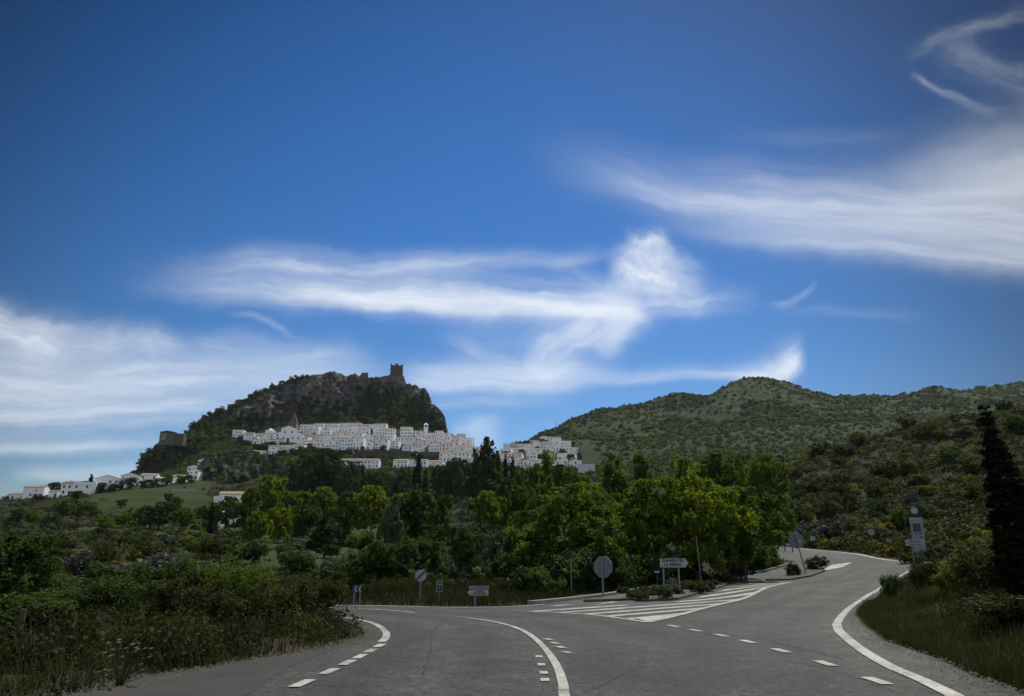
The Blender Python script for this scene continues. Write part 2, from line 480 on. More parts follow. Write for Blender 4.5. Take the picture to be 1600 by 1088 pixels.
def clip_half(poly, axis, val, keep_less):
    out = []
    n = len(poly)
    for i in range(n):
        a, b = poly[i], poly[(i + 1) % n]
        ia = (a[axis] <= val) if keep_less else (a[axis] >= val)
        ib = (b[axis] <= val) if keep_less else (b[axis] >= val)
        if ia: out.append(a)
        if ia != ib:
            t = (val - a[axis]) / (b[axis] - a[axis])
            out.append((a[0] + (b[0] - a[0]) * t, a[1] + (b[1] - a[1]) * t))
    return out

def drape(name, polys, lift, mat, cell=1.0):
    """thin sheet lying on the ground, cut to the given outlines"""
    V, Fc, key = [], [], {}
    def vid(p):
        k = (round(p[0], 4), round(p[1], 4))
        if k not in key:
            key[k] = len(V); V.append(p)
        return key[k]
    for poly in polys:
        xs = [p[0] for p in poly]; ys = [p[1] for p in poly]
        y = math.floor(min(ys) / cell) * cell
        while y < max(ys):
            strip = clip_half(clip_half(poly, 1, y, False), 1, y + cell, True)
            if len(strip) >= 3:
                sx = [p[0] for p in strip]
                x = math.floor(min(sx) / cell) * cell
                while x < max(sx):
                    q = clip_half(clip_half(strip, 0, x, False), 0, x + cell, True)
                    ids = []
                    for p in q:
                        i = vid(p)
                        if not ids or ids[-1] != i: ids.append(i)
                    if len(ids) > 2 and ids[0] == ids[-1]: ids.pop()
                    if len(set(ids)) == len(ids) and len(ids) >= 3:
                        ar = 0
                        for k in range(len(ids)):
                            a, b = V[ids[k]], V[ids[(k+1) % len(ids)]]
                            ar += a[0]*b[1] - b[0]*a[1]
                        if abs(ar) > 1e-5: Fc.append(ids if ar > 0 else ids[::-1])
                    elif len(ids) >= 3:
                        Fc.append(list(dict.fromkeys(ids)))
                    x += cell
            y += cell
    A = np.array(V)
    z = height(A[:, 0], A[:, 1]) + lift
    me = mesh_np(name, np.column_stack([A, z]), [f for f in Fc if len(f) >= 3], mat)
    return me

def catmull(pts, n=8):
    out = []
    P = [pts[0]] + list(pts) + [pts[-1]]
    for i in range(1, len(P) - 2):
        p0, p1, p2, p3 = P[i-1], P[i], P[i+1], P[i+2]
        for k in range(n):
            t = k / n
            out.append(tuple(0.5 * (2*p1[d] + (p2[d]-p0[d])*t + (2*p0[d]-5*p1[d]+4*p2[d]-p3[d])*t*t + (3*p1[d]-p0[d]-3*p2[d]+p3[d])*t**3) for d in (0, 1)))
    out.append(tuple(pts[-1]))
    return out

def ribbon_polys(pts, w0, w1=None):
    """outline quads along a centre line"""
    w1 = w0 if w1 is None else w1
    out = []
    n = len(pts)
    L, Rr = [], []
    for i in range(n):
        a, b = pts[max(i-1, 0)], pts[min(i+1, n-1)]
        dx, dy = b[0]-a[0], b[1]-a[1]; l = math.hypot(dx, dy) or 1
        w = (w0 + (w1 - w0) * i / (n - 1)) / 2
        L.append((pts[i][0] - dy/l*w, pts[i][1] + dx/l*w)); Rr.append((pts[i][0] + dy/l*w, pts[i][1] - dx/l*w))
    for i in range(n - 1):
        out.append([Rr[i], Rr[i+1], L[i+1], L[i]])
    return out

road_out = [(-12.5, -6), (-7.5, 4.0)] + [G(*p) for p in [(130, 1088), (215, 1068), (300, 1053), (420, 1031), (500, 1018), (552, 1008), (570, 997), (566, 984), (545, 975), (520, 970)]]
road_out += [(-10.5, 21.2), (-20, 20.6), (-34, 17), (-36, 24.5), (-20, 28.0)]
road_out += [G(*p) for p in [(530, 946.5), (620, 947.5), (700, 949.5), (790, 949), (850, 945), (905, 938), (960, 931), (1050, 918), (1130, 905.5), (1190, 895.5), (1235, 883)]]
road_out += [stand(1222, 66)[:2], stand(1205, 76)[:2], stand(1190, 90)[:2], stand(1232, 92)[:2], stand(1240, 85)[:2], stand(1290, 80)[:2], stand(1330, 74.5)[:2], stand(1365, 68)[:2], stand(1400, 64)[:2], stand(1440, 61)[:2], stand(1480, 59.5)[:2], stand(1600, 57)[:2], stand(1760, 55)[:2], stand(1760, 48)[:2], stand(1600, 48.5)[:2], stand(1500, 48.5)[:2]]
road_out += [G(*p) for p in [(1437, 888), (1408, 906), (1379, 924), (1347, 946), (1334, 962), (1347, 978), (1381, 1004), (1455, 1029), (1520, 1060), (1571, 1080), (1600, 1090)]]
road_out += [(4.6, 5.0), (1.0, -2.0), (-1.2, -6)]
ROAD_ME = drape('road', [road_out], 0.030, MAT['asphalt'], 0.5)
tag(link('road', ROAD_ME), kind='structure')
# worn side apron joining from the left
apron = [(-12.0, -5.8), (-7.3, 4.0)] + [G(*p) for p in [(134, 1087), (217, 1067), (302, 1052), (420, 1030.5), (500, 1018.5), (548, 1010), (500, 1026), (440, 1052), (395, 1086)]] + [(-3.2, 4.5), (-3.6, -5.8)]
tag(link('road_apron', drape('road_apron', [apron], 0.034, MAT['apron'], 1.0)), kind='structure')

MK = []
def line_px(pts, w, w1=None, n=8):
    g = [G(*p) if len(p) == 2 else (p[0], p[1]) for p in pts]
    MK.extend(ribbon_polys(catmull(g, n), w, w1))
def quad_px(c): MK.append([G(*p) for p in c])
def dash(px, py, length, width, ang):
    x, y = G(px, py)
    dx, dy = math.cos(ang), math.sin(ang)
    MK.append([(x + dx*s*length/2 - dy*t*width/2, y + dy*s*length/2 + dx*t*width/2) for s, t in ((-1,-1),(1,-1),(1,1),(-1,1))])
# centre line of the bend
cl = [(0.35, 2.0), (0.56, 5.0)] + [G(*p) for p in [(884, 1100), (880, 1075), (869, 1043), (848, 1013), (822, 991), (792, 979), (757, 971.5), (715, 966)]]
MK.extend(ribbon_polys(catmull(cl, 8), 0.125, 0.11))
def wear_paths():
    """bands polished and darkened by tyres, following the lanes"""
    co = np.array([v.co[:] for v in ROAD_ME.vertices]); w = np.zeros(len(co))
    C = np.array(catmull([(0.1, -6)] + cl + [G(*p) for p in [(650, 959), (560, 953), (430, 949)]], 6))
    E = np.array([(4.4, 8.0)] + catmull([G(*p) for p in [(1440, 1067), (1350, 1021), (1310, 985), (1329, 951), (1376, 920), (1432, 886)]], 6))
    def sd(poly, offs):
        d = np.full(len(co), 1e9); sg = np.zeros(len(co))
        for a, b in zip(poly[:-1], poly[1:]):
            ab = b - a; L = max(ab @ ab, 1e-9); t = np.clip(((co[:, :2] - a) @ ab) / L, 0, 1)
            q = co[:, :2] - (a + t[:, None] * ab); dd = np.hypot(q[:, 0], q[:, 1]); s = np.sign(ab[0] * q[:, 1] - ab[1] * q[:, 0])
            m = dd < d; d[m] = dd[m]; sg[m] = s[m]
        return sum(np.exp(-((d * sg - o) / 0.38) ** 2) for o in offs)
    w = np.clip(sd(C, (0.95, 2.5, -1.0, -2.6)) + 0.8 * sd(E, (1.1, 2.7, 4.2)), 0, 1)
    at = ROAD_ME.attributes.new('wear', 'FLOAT', 'POINT'); at.data.foreach_set('value', w.astype(np.float32))
wear_paths()
CR = []
rc = random.Random(8)
def crack(pts, w=0.028):
    g = [G(*p) for p in pts]; c = catmull(g, 10)
    c = [(x + rc.uniform(-.03, .03), y + rc.uniform(-.03, .03)) for x, y in c]
    CR.extend(ribbon_polys(c, w))
crack([(1222, 1010), (1258, 1017), (1290, 1026), (1320, 1034)], 0.035)
crack([(1255, 1040), (1330, 1060), (1400, 1086)], 0.02)
crack([(1080, 990), (1180, 1000), (1230, 1011)], 0.02)
crack([(660, 1060), (672, 1020), (676, 990), (700, 972)], 0.02)
crack([(930, 1080), (1000, 1040), (1010, 1000), (1000, 978)], 0.018)
crack([(1120, 965), (1190, 945), (1250, 930), (1300, 905)], 0.03)
MAT['tar'] = plain('tar_seal', (0.018, 0.018, 0.018), 0.6, 0.2, 3)
tag(link('road_cracks', drape('road_cracks', CR, 0.034, MAT['tar'], 1.0)), kind='structure')
for p in [(842, 1030), (846, 1043), (849.5, 1056), (851.5, 1067.5)]:
    dash(*p, 0.36, 0.10, 0); MK.pop(); x, y = G(*p); MK.append([(x-.055, y-.13), (x+.055, y-.13), (x+.055, y+.13), (x-.055, y+.13)])
for p in [(857, 1002.5), (866.5, 1008.3), (876, 1015), (886, 1023.5)]:
    x, y = G(*p); MK.append([(x-.02, y-.17), (x+.11, y-.17), (x+.02, y+.17), (x-.11, y+.17)])
# left edge
line_px([(470, 962), (532, 967), (566, 972), (588, 979), (602, 990), (603, 999), (596, 1006.5)], 0.13, 0.16)
dl = [(593, 1012.5), (579, 1020.5), (563, 1029.5), (543, 1039.5), (514, 1054), (472, 1073)]
for i, p in enumerate(dl):
    a = G(*dl[max(i-1, 0)]); b = G(*dl[min(i+1, len(dl)-1)])
    dash(*p, 0.62, 0.15, math.atan2(b[1]-a[1], b[0]-a[0]))
# left road: far edge and centre
line_px([(430, 946.5), (530, 948), (620, 949), (700, 951), (790, 950.2), (850, 946.5)], 0.16)
line_px([(470, 950), (530, 952), (590, 954.5), (648, 959.5)], 0.13)
# right edge line
MK.extend(ribbon_polys(catmull([(0.6, -0.5), (2.9, 4.0), (4.0, 6.6), G(1490, 1092)], 6), 0.20))
line_px([(1490, 1092), (1440, 1067), (1390, 1045), (1350, 1021), (1322, 999), (1309.5, 985), (1311, 971), (1329, 951), (1350, 936), (1376, 920.5), (1400, 905), (1432, 886.5)], 0.20, 0.2)
# give-way dashes across the junction
dd = [(1052, 981), (1087, 988), (1127, 996), (1169, 1006), (1221, 1020.5), (1290, 1041), (1371, 1069)]
for i, p in enumerate(dd):
    a = G(*dd[max(i-1, 0)]); b = G(*dd[min(i+1, len(dd)-1)])
    dash(*p, 0.62, 0.16, math.atan2(b[1]-a[1], b[0]-a[0]))
# hatched island of paint
A_, B_, C_ = (826, 957.3), (1012, 975), (1235, 911)
zone = [G(*p) for p in [A_, (920, 962.5), (990, 971.5), B_, (1060, 963.5), (1115, 948.5), (1180, 928.5), C_, (1185, 913), (1150, 919), (1110, 929), (1076, 938), (1040, 945), (1000, 948), (940, 946), (890, 951)]]
line_px([A_, (920, 962.5), (990, 971.5), B_], 0.17, n=4)
MKB, MKT, MKS = [], [], []
MKB.extend(ribbon_polys(catmull([G(*p) for p in [B_, (1060, 963.5), (1115, 948.5), (1180, 928.5), C_]], 4), 0.22))
MKT.append([G(*p) for p in [(993, 969), (1046, 963), (1052, 965), (1013, 974.5)]])
ang = math.atan2(*(lambda a, b: (b[1]-a[1], b[0]-a[0]))(G(975, 967), G(1080, 957.5)))
ca, sa = math.cos(ang), math.sin(ang)
rot = [(x*ca + y*sa, -x*sa + y*ca) for x, y in zone]
t = min(p[1] for p in rot)
period, wid = 1.06, 0.40
k = 0
while True:
    t0 = t + 0.9 + k * period
    if t0 > max(p[1] for p in rot): break
    q = clip_half(clip_half(rot, 1, t0, False), 1, t0 + wid, True)
    if len(q) >= 3: MKS.append([(x*ca - y*sa, x*sa + y*ca) for x, y in q])
    k += 1
    if k > 60: break
# wedge by the leaning sign, edges of the right road and of the slip lane
quad_px([(1280, 894.5), (1318, 886.5), (1331, 879.5), (1300, 883.5)])
line_px([(1245, 897.5), (1200, 906.5), (1150, 917)], 0.12)
MK.extend(ribbon_polys(catmull([stand(1240, 84.0)[:2], stand(1290, 79)[:2], stand(1330, 73.6)[:2], stand(1365, 67.2)[:2], stand(1400, 63.2)[:2], stand(1440, 60.2)[:2], stand(1480, 58.8)[:2], stand(1600, 56.5)[:2]], 6), 0.30))
for a, b in [((862, 949), (893, 946.5)), ((938, 945), (962, 942)), ((1094, 927.5), (1108, 925.5)), ((1148, 922), (1162, 920)), ((1215, 913.5), (1226, 912))]:
    line_px([a, b], 0.30, n=2)
for layer, lift in ((MKS, 0.038), (MK, 0.042), (MKB, 0.046), (MKT, 0.050)):
    tag(link('road_markings', drape('road_markings', layer, lift, MAT['paint'], 1.0)), kind='structure')

def raised(name, poly, h, mat, label=None):
    mb = MB(); n = len(poly)
    zs = height([p[0] for p in poly], [p[1] for p in poly])
    V = [(p[0], p[1], z + 0.01) for p, z in zip(poly, zs)] + [(p[0], p[1], z + h) for p, z in zip(poly, zs)]
    mb.add(V, [tuple(range(n-1, -1, -1)), tuple(range(n, 2*n))] + [(k, (k+1) % n, n + (k+1) % n, n + k) for k in range(n)])
    o = mb.build(name, mat); tag(o, kind='structure'); return o
isl1 = [G(*p) for p in [(912, 942.5), (930, 938.5), (985, 931.5), (1060, 922), (1110, 914), (1142, 911), (1130, 919), (1085, 932), (1060, 939), (1005, 942), (988, 939.5), (960, 941)]]
raised('island', isl1, 0.13, MAT['island'])
isl2 = [stand(1190, 53)[:2], stand(1215, 55)[:2], stand(1236, 58)[:2], stand(1262, 62)[:2], stand(1284, 63)[:2], stand(1284, 58)[:2], stand(1262, 54.5)[:2], stand(1228, 52.5)[:2]]
raised('island', isl2, 0.13, MAT['island'])
kerb = catmull([G(*p) for p in [(830, 945.5), (905, 937.5), (960, 930.3), (1050, 917.3), (1130, 904.6), (1190, 894.5), (1235, 882)]], 8)
mb = MB()
for q in ribbon_polys(kerb, 0.32):
    zs = height([p[0] for p in q], [p[1] for p in q])
    V = [(p[0], p[1], z) for p, z in zip(q, zs)] + [(p[0], p[1], z + 0.15) for p, z in zip(q, zs)]
    mb.add(V, [(0,1,2,3)[::-1], (4,5,6,7), (0,1,5,4), (1,2,6,5), (2,3,7,6), (3,0,4,7)])
tag(mb.build('kerb', MAT['concrete']), kind='structure')
# ------------------------------------------------------------------ the castle crag and the lower outcrop
def rock_mat(name, base, veg):
    m, nt, b = new_mat(name)
    tc = nt.new('ShaderNodeTexCoord'); P = tc.outputs['Object']
    mp = nt.new('ShaderNodeMapping'); mp.inputs['Scale'].default_value = (1.0, 1.0, 0.22); nt.link(P, mp.inputs['Vector'])
    n1 = nt.noise(mp.outputs[0], 0.11, 7, 0.65); n2 = nt.noise(P, 0.05, 5, 0.6); n3 = nt.noise(P, 0.5, 4, 0.7)
    f = nt.math('ADD', nt.math('MULTIPLY', n1, 0.6), nt.math('MULTIPLY', n3, 0.4))
    rc = nt.ramp(f, [(0.34, tuple(x*0.45 for x in base)), (0.5, base), (0.64, (base[0]*1.55, base[1]*1.4, base[2]*1.25))])
    vc = nt.ramp(n3, [(0.3, (0.02, 0.03, 0.012)), (0.6, (0.05, 0.062, 0.022))])
    g = nt.new('ShaderNodeNewGeometry'); sp = nt.new('ShaderNodeSeparateXYZ'); nt.link(g.outputs['Normal'], sp.inputs[0])
    v = nt.math('ADD', nt.math('MULTIPLY', sp.outputs[2], 1.0), nt.math('MULTIPLY', nt.math('SUBTRACT', n2, 0.5), 1.6))
    mr = nt.new('ShaderNodeMapRange'); nt.link(v, mr.inputs['Value']); mr.inputs['From Min'].default_value = veg; mr.inputs['From Max'].default_value = veg + 0.15
    c = nt.mix(mr.outputs[0], rc, vc)
    nt.link(c, b.inputs['Base Color']); b.inputs['Roughness'].default_value = 0.95; b.inputs['Specular IOR Level'].default_value = 0.1
    bp = nt.new('ShaderNodeBump'); bp.inputs['Strength'].default_value = 0.8; bp.inputs['Distance'].default_value = 1.5
    nt.link(f, bp.inputs['Height']); nt.link(bp.outputs[0], b.inputs['Normal'])
    return m
MAT['rock'] = rock_mat('limestone', (0.12, 0.115, 0.108), 0.62)
MAT['rock_low'] = rock_mat('outcrop_stone', (0.12, 0.115, 0.105), 0.5)

CRAG = {}
def crag(name, top, base, yb, yt, mat, cliff, nx=300, nt_=80, amp=7.0, back=120, px0=None, seed=3):
    """top / base: outline of the rock as seen (px, py); yb / yt: forward distance of its foot and of its brink; cliff(px): share of the height that is sheer"""
    pxs = np.linspace(top[0][0], top[-1][0], nx)
    tp = np.interp(pxs, [p[0] for p in top], [p[1] for p in top])
    bp = np.interp(pxs, [p[0] for p in base], [p[1] for p in base])
    tp = tp + 1.2 * fbm(pxs / 4.0, pxs * 0 + seed, 3, seed)
    ybs = np.interp(pxs, [p[0] for p in yb], [p[1] for p in yb]); yts = np.interp(pxs, [p[0] for p in yt], [p[1] for p in yt])
    V = np.zeros((nt_ + 10, nx, 3))
    for i in range(nx):
        cl = cliff(pxs[i])
        for k in range(nt_):
            t = k / (nt_ - 1)
            py = bp[i] + (tp[i] - bp[i]) * t
            q = t / (1 - cl) * 0.75 if t < 1 - cl else 0.75 + 0.25 * (t - (1 - cl)) / cl
            V[k, i] = (pxs[i], py, ybs[i] + (yts[i] - ybs[i]) * q)
    PX, PY, D = V[:nt_, :, 0], V[:nt_, :, 1], V[:nt_, :, 2]
    T = np.linspace(0, 1, nt_)[:, None] * np.ones((1, nx))
    env = np.sin(np.clip(T, 0, 1) * math.pi) ** 0.5
    rid = 1 - np.abs(fbm(PX / 17.0, PY / 60.0, 4, seed + 5, 0.55))
    D = D + env * amp * (1.6 * (0.6 - rid) + 0.9 * fbm(PX / 6.0, PY / 7.0, 3, seed + 9) + 2.0 * fbm(PX / 60, PY / 50, 2, seed + 2))
    u = np.zeros_like(PX); v = np.zeros_like(PX)
    a = (PX - 800) / F; b = (544 - PY) / F; y = CT - b * ST
    u = a / y; v = (ST + b * CT) / y
    V[:nt_, :, 0] = u * D; V[:nt_, :, 1] = D; V[:nt_, :, 2] = CAMZ + v * D
    zt = V[nt_-1, :, 2].copy(); yt_ = V[nt_-1, :, 1].copy(); ut = u[-1]
    for k in range(10):
        s = (k + 1) / 10
        yb_ = yt_ + back * s
        V[nt_ + k, :, 0] = ut * yb_; V[nt_ + k, :, 1] = yb_
        gb = height(ut * yb_, yb_)
        drop = zt - (zt - gb + 8) * smooth(np.full(nx, s), -0.05, 1.0)
        drop = np.minimum(drop, zt - 0.06 * (yb_ - yt_)) + (2.0 * fbm(pxs / 9, pxs * 0 + k, 2, seed) - 2) * (s < 0.95)
        V[nt_ + k, :, 2] = drop
    idx = np.arange((nt_ + 10) * nx).reshape(nt_ + 10, nx)
    Fq = np.stack([idx[:-1, :-1], idx[:-1, 1:], idx[1:, 1:], idx[1:, :-1]], -1).reshape(-1, 4)
    me = mesh_np(name, V.reshape(-1, 3), Fq, mat, True)
    o = link(name, me); tag(o, kind='structure')
    CRAG[name] = (pxs, V[:nt_].copy())
    return o

crag('crag_hill',
     [(203, 752), (212, 738), (222, 714), (234, 706), (246, 697), (262, 691), (284, 684), (297, 671), (315, 659), (333, 648), (354, 640), (372, 632), (390, 622), (408, 613), (432, 603), (450, 596), (474, 589), (496, 586), (508, 583), (521, 581), (533, 585), (543, 588), (553, 583), (562, 587), (570, 586), (574, 590), (590, 589), (606, 586), (631, 588), (634, 600), (650, 602), (656, 607), (665, 608), (671, 618), (673, 631), (681, 634), (690, 642), (696, 655), (699, 672), (701, 690)],
     [(203, 756), (250, 745), (330, 712), (400, 696), (450, 686), (560, 686), (640, 688), (701, 694)],
     [(203, 690), (250, 705), (330, 740), (450, 772), (640, 776), (701, 778)],
     [(203, 705), (250, 735), (330, 775), (450, 835), (560, 850), (640, 840), (690, 810), (701, 792)],
     MAT['rock'], lambda p: float(np.interp(p, [200, 250, 330, 420, 480, 560, 600, 640, 701], [0.85, 0.35, 0.4, 0.62, 0.62, 0.6, 0.42, 0.4, 0.8])), nx=340, nt_=90)
crag('outcrop_hill',
     [(298, 772), (304, 745), (309, 728), (322, 714), (340, 707), (362, 704), (385, 707), (404, 709), (424, 712), (440, 716), (455, 724), (466, 738)],
     [(298, 778), (330, 788), (400, 785), (466, 772)],
     [(298, 470), (380, 468), (466, 480)], [(298, 478), (380, 500), (466, 505)],
     MAT['rock_low'], lambda p: 0.75, nx=130, nt_=50, amp=3.5, back=60, seed=31)

def on_crag(name, px, t):
    pxs, V = CRAG[name]
    i = int(np.clip(np.searchsorted(pxs, px), 0, len(pxs) - 1)); k = int(round(t * (V.shape[0] - 1)))
    return V[k, i]

# ------------------------------------------------------------------ plants
def leaf_quads(C, rad, per, size, rng, up=0.35, outw=0.7, squash=1.0, elong=1.7):
    """leaves scattered through balls round the points C; returns vertices and quads"""
    C = np.asarray(C, float); n = len(C)
    rad = np.broadcast_to(np.asarray(rad, float), (n,))
    d = rng.normal(size=(n, per, 3)); d /= np.linalg.norm(d, axis=2, keepdims=True)
    r = rng.random((n, per, 1)) ** 0.5
    off = d * r * rad[:, None, None]
    off[:, :, 2] *= squash
    P = (C[:, None, :] + off).reshape(-1, 3)
    nrm = (d * outw + rng.normal(size=d.shape) * 0.55 + np.array([0, 0, up])).reshape(-1, 3)
    nrm /= np.linalg.norm(nrm, axis=1, keepdims=True)
    t = rng.normal(size=nrm.shape); t -= (t * nrm).sum(1, keepdims=True) * nrm
    t /= np.linalg.norm(t, axis=1, keepdims=True); b = np.cross(nrm, t)
    s = size * (0.6 + 0.8 * rng.random((len(P), 1)))
    V = np.stack([P - t * s * elong / 2, P - b * s * 0.5 + nrm * s * 0.12, P + t * s * elong / 2, P + b * s * 0.5 + nrm * s * 0.12], 1).reshape(-1, 3)
    Fq = np.arange(len(V)).reshape(-1, 4)
    return V, Fq

def crown_points(rng, lobes, n, shell=0.45):
    """clump centres spread over the outer part of a set of lobes (cx, cy, cz, rx, ry, rz)"""
    w = np.array([l[3] * l[4] * l[5] for l in lobes]) ** 0.67; w /= w.sum()
    out = []
    while len(out) < n:
        l = lobes[rng.choice(len(lobes), p=w)]
        d = rng.normal(size=3); d /= np.linalg.norm(d)
        r = shell + (1 - shell) * rng.random() ** 0.6
        p = np.array(l[:3]) + d * r * np.array(l[3:])
        inside = any(((p - np.array(m[:3])) / np.array(m[3:]) ** 1.0 @ ((p - np.array(m[:3])) / np.array(m[3:]))) < 0.3 for m in lobes if m is not l)
        if not inside or rng.random() < 0.25: out.append(p)
    return np.array(out)

def make_tree(name, kind, rng, H=10.0, W=7.0, base=0.18, nl=9, clumps=130, per=55, leaf=0.2, cr=0.75, mat='leaf_green', trunk_r=None, lean=0.0):
    """unit tree as (trunk mesh, crown mesh); H tall and W wide"""
    tr = trunk_r or H * 0.018
    lobes = []
    if kind == 'round':
        cz = H * (base + (1 - base) * 0.55); hz = H * (1 - base) * 0.5
        lobes.append((0, 0, cz, W*0.33, W*0.33, hz*0.8))
        for i in range(nl):
            a = i * 2.4 + rng.random(); zz = cz + hz * (rng.random() * 1.5 - 0.75)
            rr = W * 0.32 * math.sqrt(max(0.1, 1 - ((zz - cz) / hz) ** 2)) * (0.75 + 0.5 * rng.random())
            s = W * (0.16 + 0.1 * rng.random())
            lobes.append((math.cos(a)*rr, math.sin(a)*rr, zz, s, s, s*(0.8 + 0.5*rng.random())))
        lobes.append((W*0.08*(rng.random()-.5), 0, H*0.9, W*0.17, W*0.17, H*0.12))
    elif kind == 'upright':
        for i in range(nl):
            t = i / (nl - 1)
            zz = H * (base + (1 - base) * (0.12 + 0.76 * t)); rr = W * 0.22 * (1 - t * 0.75); a = i * 2.4 + rng.random()
            s = W * (0.27 - 0.14 * t) * (0.8 + 0.4 * rng.random())
            lobes.append((math.cos(a)*rr, math.sin(a)*rr, zz, s, s, H * (1 - base) * 0.15))
    elif kind == 'cypress':
        for i in range(nl):
            t = i / (nl - 1)
            zz = H * (base + (1 - base) * (0.05 + 0.93 * t))
            s = W * 0.5 * (math.sin(math.pi * min(1, 0.25 + 0.75 * t)) ** 0.8 * 0.9 + 0.06)
            lobes.append((W*0.05*(rng.random()-.5), W*0.05*(rng.random()-.5), zz, s, s, H / nl * 0.9))
    elif kind == 'cone':
        for i in range(nl):
            t = i / (nl - 1)
            s = W * 0.5 * ((1 - t) ** 0.9 * 0.95 + 0.05) * (0.6 + 0.4 * min(1, t * 8))
            lobes.append((W*0.03*(rng.random()-.5), W*0.03*(rng.random()-.5), H * (base + (1 - base) * (0.04 + 0.93 * t)), s, s, H / nl * 0.9))
    elif kind == 'pine':
        for i in range(nl):
            t = i / (nl - 1)
            zz = H * (base + (1 - base) * (0.1 + 0.8 * t)); rr = W * 0.36 * (1 - t) ** 0.7 * (0.5 + 0.6 * rng.random()); a = i * 2.4 + rng.random()
            s = W * (0.22 - 0.1 * t) * (0.8 + 0.5 * rng.random())
            lobes.append((math.cos(a)*rr, math.sin(a)*rr, zz, s, s, s * 0.9))
        lobes.append((0, 0, H * 0.93, W*0.07, W*0.07, H*0.09))
    P = crown_points(rng, lobes, clumps)
    P[:, 2] = np.maximum(P[:, 2], H * base * 0.9)
    V, Fq = leaf_quads(P, cr * (0.6 + 0.7 * rng.random(len(P))), per, leaf, rng, squash=0.8 if kind != 'cypress' else 1.4)
    V[:, 2] = np.clip(V[:, 2], 0.05, H * 1.01)
    crown = mesh_np(name + '_crown', V, Fq, MAT[mat])
    mb = MB()
    top = H * (0.8 if kind != 'round' else 0.62)
    pts = [(lean * top * t**2 + 0.03 * H * math.sin(3 * t + rng.random()) * t, 0.02 * H * math.cos(4 * t) * t, top * t - (0.6 if t == 0 else 0)) for t in np.linspace(0, 1, 7)]
    mb.tube(pts, [tr * (1.35 if i == 0 else 1 - 0.13 * i) for i in range(7)], 7)
    for i in range(0, min(len(lobes), 11)):
        l = lobes[i]; z0 = max(H * base * 0.9, min(top * 0.9, l[2] - math.hypot(l[0], l[1]) * 0.9 - 0.3))
        f = z0 / top; k = min(5, int(f * 6)); q = Vector(pts[k]).lerp(Vector(pts[k+1]), f * 6 - k)
        e = Vector(l[:3]); m = q.lerp(e, 0.55) + Vector((0, 0, -0.06 * (e - q).length))
        mb.tube([q, m, e], [tr * 0.5, tr * 0.33, tr * 0.12], 5, cap=False)
    trunk = mb.mesh(name + '_trunk', MAT['bark'])
    return trunk, crown, H, W

RNG = np.random.default_rng(7)
KIND = {}
KIND['ash_big'] = [make_tree('a', 'round', RNG, 9, 9, 0.10, 12, 230, 64, 0.19, 0.62, 'leaf_bright') for _ in range(2)]
KIND['ash_dark'] = [make_tree('a', 'round', RNG, 9, 8.4, 0.08, 12, 230, 62, 0.19, 0.62, 'leaf_green') for _ in range(2)]
KIND['young'] = [make_tree('a', 'round', RNG, 4.5, 3.4, 0.24, 8, 90, 46, 0.13, 0.34, 'leaf_dark', 0.055) for _ in range(3)]
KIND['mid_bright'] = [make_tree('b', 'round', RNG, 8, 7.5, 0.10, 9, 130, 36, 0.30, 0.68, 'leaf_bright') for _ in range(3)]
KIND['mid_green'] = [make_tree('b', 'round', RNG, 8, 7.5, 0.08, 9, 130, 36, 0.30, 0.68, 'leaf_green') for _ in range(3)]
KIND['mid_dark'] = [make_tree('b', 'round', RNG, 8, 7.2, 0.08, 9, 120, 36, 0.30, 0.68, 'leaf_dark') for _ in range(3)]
KIND['olive'] = [make_tree('o', 'round', RNG, 5, 5, 0.15, 8, 90, 34, 0.24, 0.5, 'leaf_olive') for _ in range(2)]
KIND['poplar'] = [make_tree('p', 'upright', RNG, 12, 6.5, 0.08, 10, 150, 38, 0.32, 0.7, 'leaf_green') for _ in range(2)]
KIND['poplar_bright'] = [make_tree('p', 'upright', RNG, 12, 6.5, 0.08, 10, 170, 40, 0.32, 0.75, 'leaf_bright')]
KIND['pine'] = [make_tree('n', 'pine', RNG, 12, 8, 0.12, 13, 150, 40, 0.34, 0.75, 'leaf_pine') for _ in range(3)]
KIND['pine_round'] = [make_tree('n', 'round', RNG, 10, 9, 0.10, 11, 170, 40, 0.30, 0.75, 'leaf_pine') for _ in range(2)]
KIND['conifer'] = [make_tree('n', 'pine', RNG, 6, 3.6, 0.10, 12, 110, 38, 0.20, 0.42, 'leaf_pine') for _ in range(2)]
KIND['cypress'] = [make_tree('c', 'cypress', RNG, 10, 2.0, 0.03, 10, 90, 34, 0.24, 0.36, 'leaf_cypress') for _ in range(2)]
KIND['cypress_near'] = [make_tree('c', 'cone', RNG, 5.4, 1.3, 0.02, 18, 620, 60, 0.055, 0.10, 'leaf_cypress', 0.05)]
KIND['bare'] = [make_tree('d', 'round', RNG, 6, 5, 0.2, 10, 40, 12, 0.2, 0.5, 'leaf_grey') for _ in range(1)]

def plant(kind, x, y, z, h, w, name, label, cat='tree', group=None, rot=None, var=None):
    vs = KIND[kind]; tk, cw, H, W = vs[(var if var is not None else RNG.integers(len(vs)))  % len(vs)]
    e = empty(name, (x, y, z), RNG.random() * 6.28 if rot is None else rot, label, cat, group)
    e.scale = (w / W, w / W, h / H)
    link('trunk', tk, e); link('crown', cw, e)
    return e

def tree_px(kind, px, Y, top, wpx, name, label, group=None, base=None, **kw):
    """tree standing at bearing px and distance Y, its top seen at py = top, wpx wide"""
    x, y, z = stand(px, Y, top + 40)
    v = uv(px, top)[1]
    h = max(1.2, CAMZ + v * Y - z)
    return plant(kind, x, y, z, h, wpx * Y / F, name, label, 'tree', group, **kw)

